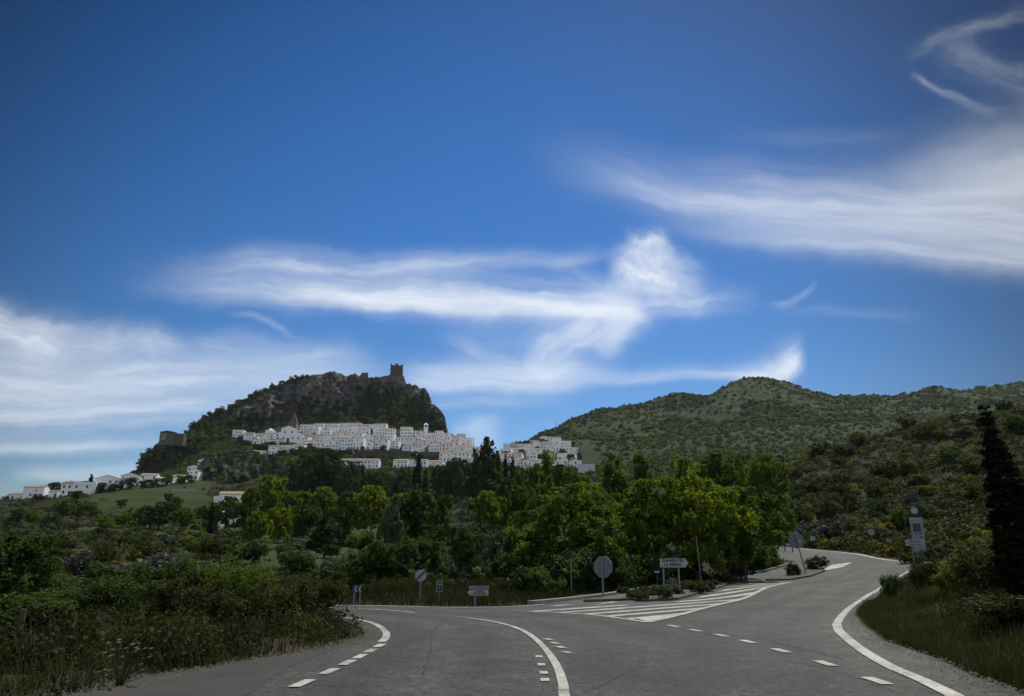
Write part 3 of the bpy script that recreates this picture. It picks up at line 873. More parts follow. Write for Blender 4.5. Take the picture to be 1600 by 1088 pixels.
# --- trees one can tell apart
T = tree_px
g1 = 'leafy trees along the slip lane'
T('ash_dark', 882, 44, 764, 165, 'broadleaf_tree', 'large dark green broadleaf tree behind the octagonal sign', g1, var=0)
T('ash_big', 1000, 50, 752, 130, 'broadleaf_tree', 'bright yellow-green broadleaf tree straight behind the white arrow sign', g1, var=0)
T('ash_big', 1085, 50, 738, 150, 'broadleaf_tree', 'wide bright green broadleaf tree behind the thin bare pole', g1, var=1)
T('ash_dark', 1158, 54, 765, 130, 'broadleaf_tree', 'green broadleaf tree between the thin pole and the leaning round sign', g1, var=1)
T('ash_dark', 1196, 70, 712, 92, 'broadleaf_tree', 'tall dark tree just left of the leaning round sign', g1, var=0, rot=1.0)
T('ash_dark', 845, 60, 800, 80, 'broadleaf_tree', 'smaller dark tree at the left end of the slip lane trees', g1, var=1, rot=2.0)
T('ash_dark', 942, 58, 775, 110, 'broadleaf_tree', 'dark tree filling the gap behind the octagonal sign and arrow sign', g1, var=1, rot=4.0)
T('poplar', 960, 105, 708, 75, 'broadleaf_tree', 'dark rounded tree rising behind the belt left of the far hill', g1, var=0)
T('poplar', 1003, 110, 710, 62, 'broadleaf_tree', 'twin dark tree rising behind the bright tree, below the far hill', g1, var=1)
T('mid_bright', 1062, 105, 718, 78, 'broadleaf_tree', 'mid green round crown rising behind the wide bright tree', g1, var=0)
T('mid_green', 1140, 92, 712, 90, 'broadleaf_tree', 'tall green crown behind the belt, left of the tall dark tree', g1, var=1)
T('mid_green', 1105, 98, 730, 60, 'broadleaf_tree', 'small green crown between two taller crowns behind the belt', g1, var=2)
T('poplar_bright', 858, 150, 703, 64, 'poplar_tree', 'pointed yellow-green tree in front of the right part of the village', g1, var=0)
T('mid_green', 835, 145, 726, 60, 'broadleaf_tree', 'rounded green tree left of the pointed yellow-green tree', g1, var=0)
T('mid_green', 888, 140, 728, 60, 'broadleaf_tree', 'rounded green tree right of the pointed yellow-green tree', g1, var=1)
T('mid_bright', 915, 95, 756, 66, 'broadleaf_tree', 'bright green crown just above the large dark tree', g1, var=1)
g2 = 'young trees by the left road'
T('young', 590, 37, 846, 62, 'young_tree', 'young thin-trunked tree right of the blue chevron sign', g2, var=0)
T('young', 556, 36, 872, 50, 'young_tree', 'young tree right behind the blue chevron sign', g2, var=1)
T('young', 621, 38, 850, 58, 'young_tree', 'young thin-trunked tree left of the round white sign', g2, var=2)
T('young', 664, 40, 838, 68, 'young_tree', 'young round tree straight behind the round white sign', g2, var=0, rot=2.2)
T('young', 726, 46, 826, 52, 'young_tree', 'young dark tree behind the pair of white arrow signs', g2, var=1, rot=1.1)
T('young', 802, 46, 830, 42, 'young_tree', 'slim young tree left of the large dark tree', g2, var=2, rot=3.0)
g3 = 'trees in the valley'
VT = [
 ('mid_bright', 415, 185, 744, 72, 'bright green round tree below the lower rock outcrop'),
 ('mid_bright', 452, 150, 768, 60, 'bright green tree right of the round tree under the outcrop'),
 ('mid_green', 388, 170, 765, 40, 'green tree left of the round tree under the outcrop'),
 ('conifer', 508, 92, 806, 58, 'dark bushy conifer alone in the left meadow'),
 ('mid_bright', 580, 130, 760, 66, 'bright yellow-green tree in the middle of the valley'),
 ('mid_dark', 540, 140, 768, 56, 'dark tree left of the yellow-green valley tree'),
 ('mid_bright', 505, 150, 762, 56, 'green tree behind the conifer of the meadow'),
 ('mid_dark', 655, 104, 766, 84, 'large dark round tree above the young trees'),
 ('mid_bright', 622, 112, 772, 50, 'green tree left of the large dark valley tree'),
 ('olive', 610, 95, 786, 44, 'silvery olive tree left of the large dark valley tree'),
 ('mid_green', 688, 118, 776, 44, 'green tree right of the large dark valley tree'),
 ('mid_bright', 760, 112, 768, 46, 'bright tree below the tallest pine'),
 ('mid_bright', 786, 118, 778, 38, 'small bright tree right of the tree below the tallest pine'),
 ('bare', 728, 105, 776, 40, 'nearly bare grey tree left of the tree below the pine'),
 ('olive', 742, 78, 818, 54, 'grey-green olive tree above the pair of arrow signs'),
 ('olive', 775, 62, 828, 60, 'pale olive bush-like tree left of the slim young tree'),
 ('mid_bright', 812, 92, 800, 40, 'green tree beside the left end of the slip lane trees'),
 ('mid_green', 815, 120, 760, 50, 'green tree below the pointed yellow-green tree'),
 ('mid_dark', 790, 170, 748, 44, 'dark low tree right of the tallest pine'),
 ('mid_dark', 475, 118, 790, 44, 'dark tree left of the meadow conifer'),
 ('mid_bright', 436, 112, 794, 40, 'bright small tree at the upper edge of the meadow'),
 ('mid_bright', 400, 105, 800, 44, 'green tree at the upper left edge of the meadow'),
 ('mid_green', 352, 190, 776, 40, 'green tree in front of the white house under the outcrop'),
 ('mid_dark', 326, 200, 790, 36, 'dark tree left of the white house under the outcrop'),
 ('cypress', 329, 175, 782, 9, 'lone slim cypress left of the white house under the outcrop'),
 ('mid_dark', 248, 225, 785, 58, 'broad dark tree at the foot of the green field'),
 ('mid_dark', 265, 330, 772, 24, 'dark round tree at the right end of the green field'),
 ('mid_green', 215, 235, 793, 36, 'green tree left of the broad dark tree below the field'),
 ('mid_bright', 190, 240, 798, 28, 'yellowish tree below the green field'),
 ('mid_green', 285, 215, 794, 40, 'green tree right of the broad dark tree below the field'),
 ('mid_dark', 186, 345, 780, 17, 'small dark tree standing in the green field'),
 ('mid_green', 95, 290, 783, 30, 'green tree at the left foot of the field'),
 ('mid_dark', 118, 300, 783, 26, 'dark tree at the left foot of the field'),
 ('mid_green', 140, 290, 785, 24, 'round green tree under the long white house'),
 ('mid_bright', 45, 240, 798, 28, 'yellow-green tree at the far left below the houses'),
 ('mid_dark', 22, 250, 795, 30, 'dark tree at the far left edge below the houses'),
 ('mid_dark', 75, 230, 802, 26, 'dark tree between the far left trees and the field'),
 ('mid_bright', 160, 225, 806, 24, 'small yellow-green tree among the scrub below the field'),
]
for k_, px, Y, top, wp, lb in VT:
    T(k_, px, Y, top, wp, {'olive': 'olive_tree', 'cypress': 'cypress_tree', 'conifer': 'conifer_tree', 'bare': 'bare_tree'}.get(k_, 'broadleaf_tree'), lb, g3)
g4 = 'dark pines and cypresses under the village'
PT = [
 ('pine', 760, 250, 684, 56, 'pine_tree', 'tallest dark pine, left of the gap between the two village parts'),
 ('pine', 742, 255, 702, 34, 'pine_tree', 'dark pine leaning on the left of the tallest pine'),
 ('pine', 776, 258, 705, 34, 'pine_tree', 'dark pine right of the tallest pine'),
 ('cypress', 789, 262, 705, 10, 'cypress_tree', 'thin dark cypress right of the tallest pine'),
 ('cypress', 801, 330, 712, 10, 'cypress_tree', 'short cypress in front of the right village houses'),
 ('pine_round', 488, 330, 706, 62, 'pine_tree', 'broad dark pine below the left end of the village'),
 ('pine_round', 520, 335, 704, 56, 'pine_tree', 'broad dark pine below the large three-storey houses'),
 ('pine_round', 548, 325, 722, 46, 'pine_tree', 'dark pine left of the long low white house'),
 ('pine_round', 460, 345, 722, 36, 'pine_tree', 'smaller dark pine left of the broad pines'),
 ('pine_round', 575, 335, 738, 40, 'pine_tree', 'dark pine under the long low white house'),
 ('cypress', 652, 360, 704, 15, 'cypress_tree', 'tall cypress rising against the white houses'),
 ('cypress', 566, 400, 722, 9, 'cypress_tree', 'small cypress in front of the long low white house'),
 ('pine_round', 604, 340, 738, 36, 'pine_tree', 'dark pine left of the tall cypress'),
 ('pine_round', 628, 345, 736, 36, 'pine_tree', 'dark pine close left of the tall cypress'),
 ('cypress', 638, 350, 728, 10, 'cypress_tree', 'short cypress left of the tall cypress'),
 ('cypress', 664, 350, 730, 10, 'cypress_tree', 'short cypress right of the tall cypress'),
 ('pine_round', 680, 345, 728, 34, 'pine_tree', 'dark pine right of the tall cypress'),
 ('pine_round', 704, 330, 716, 42, 'pine_tree', 'green pine left of the tallest pines'),
 ('pine_round', 724, 325, 720, 36, 'pine_tree', 'green pine just left of the tallest pine group'),
 ('pine_round', 592, 330, 744, 30, 'pine_tree', 'low dark pine in the row under the village'),
 ('mid_dark', 838, 260, 734, 40, 'broadleaf_tree', 'dark tree in front of the right village houses'),
 ('mid_dark', 815, 270, 736, 40, 'broadleaf_tree', 'dark tree right of the short cypress'),
 ('cypress', 138, 470, 739, 7, 'cypress_tree', 'thin cypress standing above the left row of houses'),
 ('mid_dark', 66, 468, 758, 24, 'broadleaf_tree', 'dark tree between the first two houses on the left ridge'),
 ('mid_dark', 84, 468, 754, 24, 'broadleaf_tree', 'dark tree left of the long white house on the left ridge'),
 ('mid_dark', 104, 470, 752, 24, 'broadleaf_tree', 'dark tree behind the long white house on the left ridge'),
 ('mid_dark', 126, 470, 752, 22, 'broadleaf_tree', 'dark tree right behind the long white house on the left ridge'),
 ('cypress', 389, 745, 678, 11, 'cypress_tree', 'dark cypress in front of the left end of the upper village'),
 ('mid_dark', 484, 625, 694, 18, 'broadleaf_tree', 'round dark tree below the middle of the village'),
 ('mid_dark', 505, 622, 700, 15, 'broadleaf_tree', 'small dark tree right of the round one below the village'),
 ('mid_green', 424, 660, 690, 12, 'broadleaf_tree', 'green tree below the church'),
 ('mid_dark', 406, 655, 694, 18, 'broadleaf_tree', 'dark tree below the houses left of the church'),
 ('cypress', 729, 735, 686, 6, 'cypress_tree', 'tiny cypress on the skyline at the right end of the village'),
 ('mid_dark', 724, 690, 700, 14, 'broadleaf_tree', 'dark tree among the houses at the right end'),
]
for k_, px, Y, top, wp, nm, lb in PT: T(k_, px, Y, top, wp, nm, lb, g4)

# near right: leaning cypress; near left: tree with a post
x, y, z = stand(1612, 17, 880)
cy_ = plant('cypress_near', x, y, z, ((CAMZ + uv(1545, 640)[1] * 17) - z) * 1.03, 1.45, 'cypress_tree', 'tall dark leaning cypress at the right edge of the road bank', 'tree', None, rot=0.0, var=0)
cy_.rotation_euler = (0, -0.115, 0)
x, y, z = stand(22, 17, 960)
plant('young', x, y, z, 2.0, 1.5, 'broadleaf_tree', 'dark leafy young tree beside the wooden post on the left', 'tree', None)

# --- bushes
def make_bush(rng, H, W, clumps, per, leaf, mat, nl=7, up=0.5):
    lobes = [(0, 0, H*0.45, W*0.36, W*0.36, H*0.42)]
    for i in range(nl):
        a = i * 2.4 + rng.random(); s = W * (0.14 + 0.12 * rng.random())
        lobes.append((math.cos(a)*W*0.3, math.sin(a)*W*0.3, H*(0.25 + 0.5*rng.random()), s, s, s*0.9))
    P = crown_points(rng, lobes, clumps, 0.3); P[:, 2] = np.abs(P[:, 2])
    V, Fq = leaf_quads(P, W * 0.11, per, leaf, rng, up=up)
    V[:, 2] = np.maximum(V[:, 2], -0.1)
    mb = MB()
    for i in range(6):
        a = i * 1.05; mb.tube([(0, 0, -0.2), (math.cos(a)*W*0.12, math.sin(a)*W*0.12, H*0.35), (math.cos(a)*W*0.25, math.sin(a)*W*0.25, H*0.7)], [W*0.012, W*0.009, W*0.004], 4, cap=False)
    return mb.mesh('bush_stems', MAT['bark']), mesh_np('bush_leaves', V, Fq, MAT[mat]), H, W
BUSH = {}
for k_, mt in (('green', 'leaf_green'), ('dark', 'leaf_dark'), ('scrub', 'leaf_scrub'), ('olive', 'leaf_olive'), ('grey', 'leaf_grey'), ('yellow', 'leaf_yellow'), ('bright', 'leaf_bright')):
    BUSH[k_] = [make_bush(RNG, 1.6, 2.2, 70, 26, 0.11, mt) for _ in range(2)]
NEARB = [make_bush(RNG, 1.8, 2.4, 150, 44, 0.062, mt) for mt in ('leaf_scrub', 'leaf_dark', 'leaf_green')]

def bush(kind, x, y, z, h, w, label, group=None, near=None, stems=False):
    tk, cw, H, W = NEARB[near] if near is not None else BUSH[kind][RNG.integers(2)]
    if not stems:
        o = link('bush', cw, None, (x, y, z))
    else:
        o = empty('bush', (x, y, z)); link('stems', tk, o); link('leaves', cw, o)
    o.rotation_euler = (0, 0, RNG.random() * 6.28); o.scale = (w / W, w / W, h / H)
    return tag(o, label, 'bush', group)

def off_road(x, y):
    """clear of every paved surface"""
    d = x - road_edge_right(y)
    if y < 56: return d > 0.5
    return True
ROADPOLY = road_out
def in_poly(x, y, poly):
    c = False; n = len(poly); j = n - 1
    for i in range(n):
        xi, yi = poly[i][:2]; xj, yj = poly[j][:2]
        if (yi > y) != (yj > y) and x < (xj - xi) * (y - yi) / (yj - yi) + xi: c = not c
        j = i
    return c
def clear(x, y, m=0.6):
    return not any(in_poly(x + a, y + b, ROADPOLY) for a, b in ((0, 0), (m, 0), (-m, 0), (0, m), (0, -m)))

# the left corner thicket
NB = [
 (255, 24, 872, 100, 1, 'large dark bush in the left thicket, beside the chevron bend'),
 (330, 25, 868, 90, 2, 'green leafy bush on the right of the large dark thicket bush'),
 (390, 24, 880, 70, 2, 'bright-tipped bush in the left thicket near the grass'),
 (300, 21, 905, 90, 0, 'brownish bush low in the left thicket'),
 (440, 20, 905, 80, 0, 'olive brown bush near the tip of the left corner'),
 (497, 21, 893, 70, 0, 'feathery tall bush at the tip of the left corner'),
 (375, 19, 925, 80, 0, 'low brown bush in front of the left thicket'),
 (200, 22, 900, 90, 1, 'dark bush left of the large thicket bush'),
 (140, 23, 905, 90, 0, 'dull bush on the left behind the white flowers'),
 (90, 21, 920, 80, 1, 'dark low bush near the wooden post'),
 (-8, 15.5, 925, 150, 1, 'dark bush at the left frame edge hiding the side road'),
 (50, 25, 890, 90, 2, 'green bush behind the wooden post'),
]
for px, Y, top, wp, nb, lb in NB:
    x, y, z = stand(px, Y, top + 50); h = max(0.7, CAMZ + uv(px, top)[1] * Y - z)
    bush(None, x, y, z, h, wp * Y / F * 1.25, lb, 'bushes of the left corner thicket', near=nb, stems=True)
# right bank bushes
for px, Y, top, wp, nb, lb in [
 (1555, 21, 835, 110, 0, 'tall feathery bush beside the leaning cypress on the bank'),
 (1500, 24, 872, 70, 2, 'pale green bush on the bank left of the cypress'),
 (1450, 34, 868, 44, 0, 'low bush at the far end of the grassy bank'),
 (1590, 15, 930, 120, 0, 'low brown bush at the right edge of the bank'),
 (1395, 33, 896, 30, 1, 'small dark plant leaning over the right edge line')]:
    x, y, z = stand(px, Y, top + 50); h = max(0.4, CAMZ + uv(px, top)[1] * Y - z)
    bush(None, x, y, z, h, wp * Y / F * 1.2, lb, 'bushes on the right bank', near=nb, stems=True)
rs_t = random.Random(19)
# tufts on the traffic island
for i, (px, py, wp, h) in enumerate([(1036, 939.5, 34, 0.45), (1004, 941, 26, 0.35), (1092, 929, 36, 0.55), (1106, 925, 30, 0.5), (1138, 915, 16, 0.6), (975, 932, 26, 0.4), (1060, 933, 20, 0.25), (1010, 931, 22, 0.35), (1120, 913, 40, 0.6), (1160, 905, 40, 0.6)]):
    X, Y, Z = ground_at(px, py)
    bush('scrub', X, Y, Z + 0.1, h, wp * Y / F, 'dry low weed tuft growing on the traffic island by the arrow sign', 'weed tufts on the traffic island')
for i in range(26):
    px = rs_t.uniform(985, 1165); t = (px - 985) / 180
    py = 941 - 33 * t + rs_t.uniform(-3.5, 2.5) * (1 - 0.4 * t)
    X, Y, Z = ground_at(px, py)
    bush(rs_t.choice(['scrub', 'olive', 'scrub']), X, Y, Z + 0.1, rs_t.uniform(0.18, 0.5), rs_t.uniform(0.35, 0.9), 'dry low weed tuft growing on the traffic island by the arrow sign', 'weed tufts on the traffic island')
for px, Y, lb in [(1422, 60.5, 'scrubby bush at the left foot of the information totem'), (1456, 61.5, 'scrubby bush at the right foot of the information totem')]:
    x, y, z = stand(px, Y, 870); bush('scrub', x, y, z, 1.0, 1.9, lb, 'bushes on the right bank')
for px, Y, wp, h, lb in [(1240, 56, 26, 1.0, 'dry tuft left of the foot of the leaning round sign'), (1277, 60, 34, 1.1, 'dry tuft right of the foot of the leaning round sign')]:
    x, y, z = stand(px, Y, 890); bush('scrub', x, y, z, h, wp * Y / F, lb, 'weed tufts on the traffic island')

def clear_np(x, y, m):
    E = np.array([p[:2] for p in ROADPOLY]); J = np.roll(E, 1, 0)
    bad = np.zeros(len(x), bool)
    for a, b in ((0, 0), (m, 0), (-m, 0), (0, m), (0, -m)):
        c = np.zeros(len(x), bool); X = x + a; Yy = y + b
        for (xi, yi), (xj, yj) in zip(E, J):
            if yi == yj: continue
            c ^= ((yi > Yy) != (yj > Yy)) & (X < (xj - xi) * (Yy - yi) / (yj - yi) + xi)
        bad |= c
    return ~bad
# scattered bushes of the left slope, of the valley and of the right hillside
rs = random.Random(5)
def scatter(n, px0, px1, y0, y1, kinds, hmin, hmax, label, group, power=1.0):
    k = 0; tries = 0
    while k < n and tries < n * 30:
        tries += 1
        px = rs.uniform(px0, px1); Y = y0 * (y1 / y0) ** (rs.random() ** power)
        x, y, z = stand(px, Y, 840)
        if not clear(x, y, 1.5): continue
        if y < 48 and px > 860: continue
        h = rs.uniform(hmin, hmax) * (1 + Y / 400)
        bush(rs.choice(kinds), x, y, z, h, h * rs.uniform(1.2, 1.9), label, group); k += 1
scatter(38, -30, 340, 45, 240, ['grey', 'olive', 'grey', 'scrub'], 0.9, 1.7, 'pale grey-green rounded bush in the scrub of the left slope', 'grey bushes of the left slope')
scatter(48, -40, 420, 40, 260, ['scrub', 'dark', 'scrub', 'green'], 0.9, 1.9, 'dark rounded bush in the scrub of the left slope', 'dark bushes of the left slope')
scatter(10, 40, 420, 60, 200, ['yellow'], 0.8, 1.3, 'yellow flowering bush in the scrub of the left slope', 'yellow bushes of the left slope')
scatter(46, 440, 850, 48, 200, ['scrub', 'green', 'olive', 'dark'], 1.0, 2.2, 'low bush in the undergrowth of the valley below the village', 'bushes of the valley floor', 0.8)
scatter(52, 1190, 1640, 88, 200, ['scrub', 'dark', 'scrub'], 1.3, 2.6, 'dark olive bush on the shaded right hillside', 'dark bushes of the right hillside')
scatter(20, 1220, 1480, 80, 150, ['grey', 'olive'], 1.1, 2.0, 'pale flowering bush on the shaded right hillside', 'pale bushes of the right hillside')
scatter(20, 1220, 1560, 80, 190, ['yellow', 'scrub', 'scrub'], 1.0, 1.8, 'yellow broom bush on the shaded right hillside', 'broom bushes of the right hillside')
# dark hedge row under the belt of trees
for i in range(24):
    px = 838 + i * 16.4 + rs.uniform(-4, 4); Y = float(np.interp(px, [838, 1000, 1150, 1225], [37, 44, 55, 68])) + rs.uniform(0, 3)
    x, y, z = stand(px, Y, 900)
    if clear(x, y, 0.9): bush(rs.choice(['dark', 'dark', 'green']), x, y, z, rs.uniform(1.2, 2.4), rs.uniform(2.2, 3.6), 'dark undergrowth bush at the foot of the slip lane trees', 'undergrowth of the slip lane trees')

# ------------------------------------------------------------------ growth that nobody could count
def stuff(name, V, Fq, mats, label, mi=None):
    me = mesh_np(name, V, Fq)
    for m in mats: me.materials.append(MAT[m])
    if mi is not None: me.polygons.foreach_set('material_index', mi.astype(np.int32))
    o = link(name, me); tag(o, label, 'vegetation', None, 'stuff'); return o

def clump_field(pts, radii, per, leaf, rng):
    """low leafy mounds"""
    C = np.asarray(pts); n = len(C)
    d = rng.normal(size=(n, per, 3)); d /= np.linalg.norm(d, axis=2, keepdims=True); d[:, :, 2] = np.abs(d[:, :, 2])
    r = (0.55 + 0.45 * rng.random((n, per, 1))) * radii[:, None, None]
    P = (C[:, None, :] + d * r).reshape(-1, 3)
    nrm = (d + rng.normal(size=d.shape) * 0.45).reshape(-1, 3); nrm /= np.linalg.norm(nrm, axis=1, keepdims=True)
    t = rng.normal(size=nrm.shape); t -= (t * nrm).sum(1, keepdims=True) * nrm; t /= np.linalg.norm(t, axis=1, keepdims=True)
    b = np.cross(nrm, t)
    s = (np.repeat(radii, per)[:, None]) * leaf * (0.6 + 0.8 * rng.random((len(P), 1)))
    V = np.stack([P - t*s, P - b*s*0.7, P + t*s, P + b*s*0.7], 1).reshape(-1, 3)
    return V, np.arange(len(V)).reshape(-1, 4)

# scrub on the far hill (right) and woodland round the crag
rng = np.random.default_rng(21)
def hill_points(n, px0, px1, y0, y1, dens=None):
    px = rng.uniform(px0, px1, n); Y = y0 + (y1 - y0) * rng.random(n)
    u = (px - 800) / F * 0.97; x = u * Y
    keep = np.ones(n, bool) if dens is None else rng.random(n) < dens(x, Y, px)
    x, Y = x[keep], Y[keep]
    return np.column_stack([x, Y, height(x, Y)])
def dens_far(x, y, px):
    c = smooth(fbm(x / 70, y / 70, 3, 77), -0.5, 0.5)
    return 0.22 + 0.78 * c
P = hill_points(27000, 830, 1900, 800, 1330, dens_far)
rad = 1.0 + 3.4 * rng.random(len(P)) ** 2.2
V, Fq = clump_field(P, rad, 20, 0.42, rng)
mi = np.repeat(rng.choice(3, len(P), p=[0.55, 0.25, 0.2]), 20)
stuff('hill_scrub', V, Fq, ['leaf_dark', 'leaf_cypress', 'leaf_green'], 'dotted dark scrub and olive trees covering the far hill', mi)
P = hill_points(8600, 760, 1950, 430, 800, lambda x, y, px: np.where((px < 940) & (y > 590), 0.12, 0.8) * np.where((px > 740) & (px < 930) & (y > 600), 0.2, 1))
rad = rng.uniform(1.2, 3.0, len(P)); V, Fq = clump_field(P, rad, 26, 0.36, rng)
mi = np.repeat(rng.choice(3, len(P), p=[0.45, 0.35, 0.2]), 26)
stuff('valley_scrub', V, Fq, ['leaf_dark', 'leaf_green', 'leaf_scrub'], 'dark scrub between the tree belt and the far hill', mi)
P = hill_points(8200, 1130, 2100, 62, 245); P = P[clear_np(P[:, 0], P[:, 1], 1.0)]
rad = rng.uniform(0.45, 1.3, len(P)); V, Fq = clump_field(P, rad, 60, 0.17, rng)
mi = np.repeat(rng.choice(4, len(P), p=[0.55, 0.28, 0.12, 0.05]), 60)
stuff('hillside_scrub', V, Fq, ['weed', 'leaf_scrub', 'leaf_dark', 'leaf_yellow'], 'dense dark olive scrub covering the near right hillside', mi)
P = hill_points(5900, -260, 860, 44, 560, lambda x, y, px: np.where((px > 130) & (px < 320) & (y > 330) & (y < 480), 0.05, 0.9) * np.where(y < 130, 0.55, 1) * np.where((px > 370) & (px < 560) & (y < 120), 0.12, 1))
P = P[clear_np(P[:, 0], P[:, 1], 1.0)]
rad = rng.uniform(0.3, 1.0, len(P)) * (0.7 + P[:, 1] / 220); V, Fq = clump_field(P, rad, 30, 0.24, rng)
mi = np.repeat(rng.choice(4, len(P), p=[0.5, 0.25, 0.15, 0.1]), 30)
stuff('slope_scrub', V, Fq, ['leaf_scrub', 'leaf_dark', 'leaf_green', 'leaf_olive'], 'low mixed scrub covering the left slope and the valley floor', mi)

P = hill_points(2600, 200, 770, 500, 632, lambda x, y, px: np.where((px < 320) & (y < 560), 0.25, 0.8))
rad = rng.uniform(1.2, 3.0, len(P)); V, Fq = clump_field(P, rad, 40, 0.28, rng)
stuff('village_scrub', V, Fq, ['leaf_dark', 'leaf_green', 'leaf_pine'], 'dark scrub on the slope under the village', np.repeat(rng.choice(3, len(P), p=[0.45, 0.35, 0.2]), 40))
P = hill_points(1100, 205, 372, 560, 790); rad = rng.uniform(1.5, 3.6, len(P)); V, Fq = clump_field(P, rad, 46, 0.26, rng)
stuff('slope_woodland', V, Fq, ['leaf_dark', 'leaf_green', 'leaf_pine'], 'dark wood between the left ridge houses and the castle rock', np.repeat(rng.choice(3, len(P), p=[0.45, 0.35, 0.2]), 46))
# woodland clinging to the crag: trees sit where the rock is not sheer
pxs, CV = CRAG['crag_hill']
def crag_wood(n):
    out = []
    nt_, nx = CV.shape[:2]
    while len(out) < n:
        i = rng.integers(nx); px = pxs[i]; t = rng.random()
        lim = np.interp(px, [203, 240, 330, 400, 440, 470, 520, 555, 585, 610, 640, 670, 690, 700], [0.15, 0.75, 0.9, 0.55, 0.3, 0.44, 0.46, 0.56, 0.80, 0.70, 0.78, 0.76, 0.6, 0.3])
        top = px < 475 and t > 0.88 and rng.random() < 0.6
        if t > lim + 0.08 * rng.normal() and not top: continue
        if 405 < px < 470 and t < 0.6 and rng.random() < 0.6 and px < 445: continue
        out.append(CV[int(t * (nt_ - 1)), i])
    return np.array(out)
P = crag_wood(3400)
rad = rng.uniform(1.6, 3.6, len(P)); P[:, 2] += rad * 0.4; V, Fq = clump_field(P, rad, 46, 0.26, rng)
mi = np.repeat(rng.choice(3, len(P), p=[0.3, 0.2, 0.5]), 46)
stuff('crag_woodland', V, Fq, ['leaf_dark', 'leaf_pine', 'leaf_green'], 'dark wood clinging to the slopes of the castle rock', mi)
pxs2, CV2 = CRAG['outcrop_hill']
P = np.array([CV2[int(rng.random() ** 0.35 * (CV2.shape[0] - 1)), rng.integers(CV2.shape[1])] for _ in range(170)])
rad = rng.uniform(1.0, 2.2, len(P)); V, Fq = clump_field(P, rad, 40, 0.28, rng)
stuff('outcrop_shrubs', V, Fq, ['leaf_dark', 'leaf_green'], 'shrubs growing along the top of the lower rock outcrop', np.repeat(rng.choice(2, len(P)), 40))
# single trees standing on the skyline of the crag
for i, px in enumerate([231, 290, 301, 309, 318, 327, 337, 345, 381, 391, 401, 412, 424, 436, 448, 455, 463, 471, 480]):
    p = on_crag('crag_hill', px, 0.97); h = rs.uniform(4.5, 8.5)
    plant('mid_dark', p[0], p[1], p[2] - 0.8, h, h * rs.uniform(0.8, 1.1), 'broadleaf_tree', 'small dark tree on the left skyline of the castle rock', 'tree', 'skyline trees of the castle rock')
# trees of the wood under the castle
for i in range(64):
    px = rs.uniform(478, 690); t = rs.uniform(0.02, 0.45 if px < 560 else 0.68)
    p = on_crag('crag_hill', px, t); h = rs.uniform(6, 10)
    plant(rs.choice(['mid_dark', 'mid_green', 'mid_green', 'pine']), p[0], p[1], p[2] - 1, h, h * rs.uniform(0.6, 0.9), 'broadleaf_tree', 'dark tree of the wood on the slope between the castle and the village', 'tree', 'trees of the castle wood')

# ------------------------------------------------------------------ grass and dry stalks of the verges
def blades(P, hmin, hmax, wid, rng, bend=0.35):
    n = len(P)
    h = rng.uniform(hmin, hmax, n)[:, None]; a = rng.random(n) * 6.283
    d = np.column_stack([np.cos(a), np.sin(a), np.zeros(n)]); s = np.column_stack([-np.sin(a), np.cos(a), np.zeros(n)])
    w = (wid * (0.6 + 0.8 * rng.random(n)))[:, None]; bb = (bend * rng.random(n))[:, None]
    up = np.array([0, 0, 1.0])
    m = P + up * h * 0.55 + d * h * bb * 0.3; tp = P + up * h + d * h * bb
    V = np.stack([P - s*w/2, P + s*w/2, m + s*w*0.35, m - s*w*0.35, tp + s*w*0.08, tp - s*w*0.08], 1).reshape(-1, 3)
    k = np.arange(n)[:, None] * 6
    Fq = np.concatenate([k + np.array([0, 1, 2, 3]), k + np.array([3, 2, 4, 5])], 0)
    return V, Fq
def patch(n, x0, x1, y0, y1, ok, cl=0.5, seed=1):
    r = np.random.default_rng(seed)
    x = r.uniform(x0, x1, n); y = r.uniform(y0, y1, n)
    k = r.random(n) < smooth(fbm(x / 1.1, y / 1.1, 3, seed), -0.9, 0.5) * cl + (1 - cl)
    x, y = x[k], y[k]
    k = ok(x, y)
    x, y = x[k], y[k]
    return np.column_stack([x, y, height(x, y) - 0.03])
def ok_left(x, y): return (x < -1.2) & clear_np(x, y, 0.12) & (x > -1.05 * (y + 3))
def ok_right(x, y): return (x - road_edge_right(y) > 0.05) & clear_np(x, y, 0.1) & (x < 0.95 * (y + 4))
PL = patch(70000, -26, -1.5, 5, 24, ok_left, 0.6, 3)
V, Fq = blades(PL, 0.06, 0.34, 0.013, np.random.default_rng(4), 0.8)
stuff('verge_grass', V, Fq, ['grass'], 'tall dull green grass of the left verge')
V, Fq = blades(PL[::12] + np.array([0.03, 0.02, 0]), 0.25, 0.85, 0.008, np.random.default_rng(5), 0.5)
stuff('dry_stalks', V, Fq, ['straw'], 'dry brown stalks standing in the left verge')
def bank_points(n, seed, spread=16.0):
    r = np.random.default_rng(seed)
    y = 4.5 * (56 / 4.5) ** r.random(n); x = road_edge_right(y) + 0.05 + spread * r.random(n) ** 1.5 * (0.35 + y / 40)
    k = ok_right(x, y) & (r.random(n) < 0.35 + 0.65 * smooth(fbm(x / 0.9, y / 0.9, 3, seed), -0.8, 0.5))
    return x[k], y[k]
_x, _y = bank_points(150000, 6)
PR = np.column_stack([_x, _y, height(_x, _y) - 0.03])
V, Fq = blades(PR, 0.06, 0.32, 0.015, np.random.default_rng(7), 0.8)
stuff('verge_grass', V, Fq, ['grass'], 'short dull grass of the right bank')
V, Fq = blades(PR[::40] + np.array([0.02, 0.03, 0]), 0.2, 0.6, 0.008, np.random.default_rng(8), 0.5)
stuff('dry_stalks', V, Fq, ['straw'], 'dry stalks standing in the grass of the right bank')
def ok_far(x, y): return clear_np(x, y, 0.3)
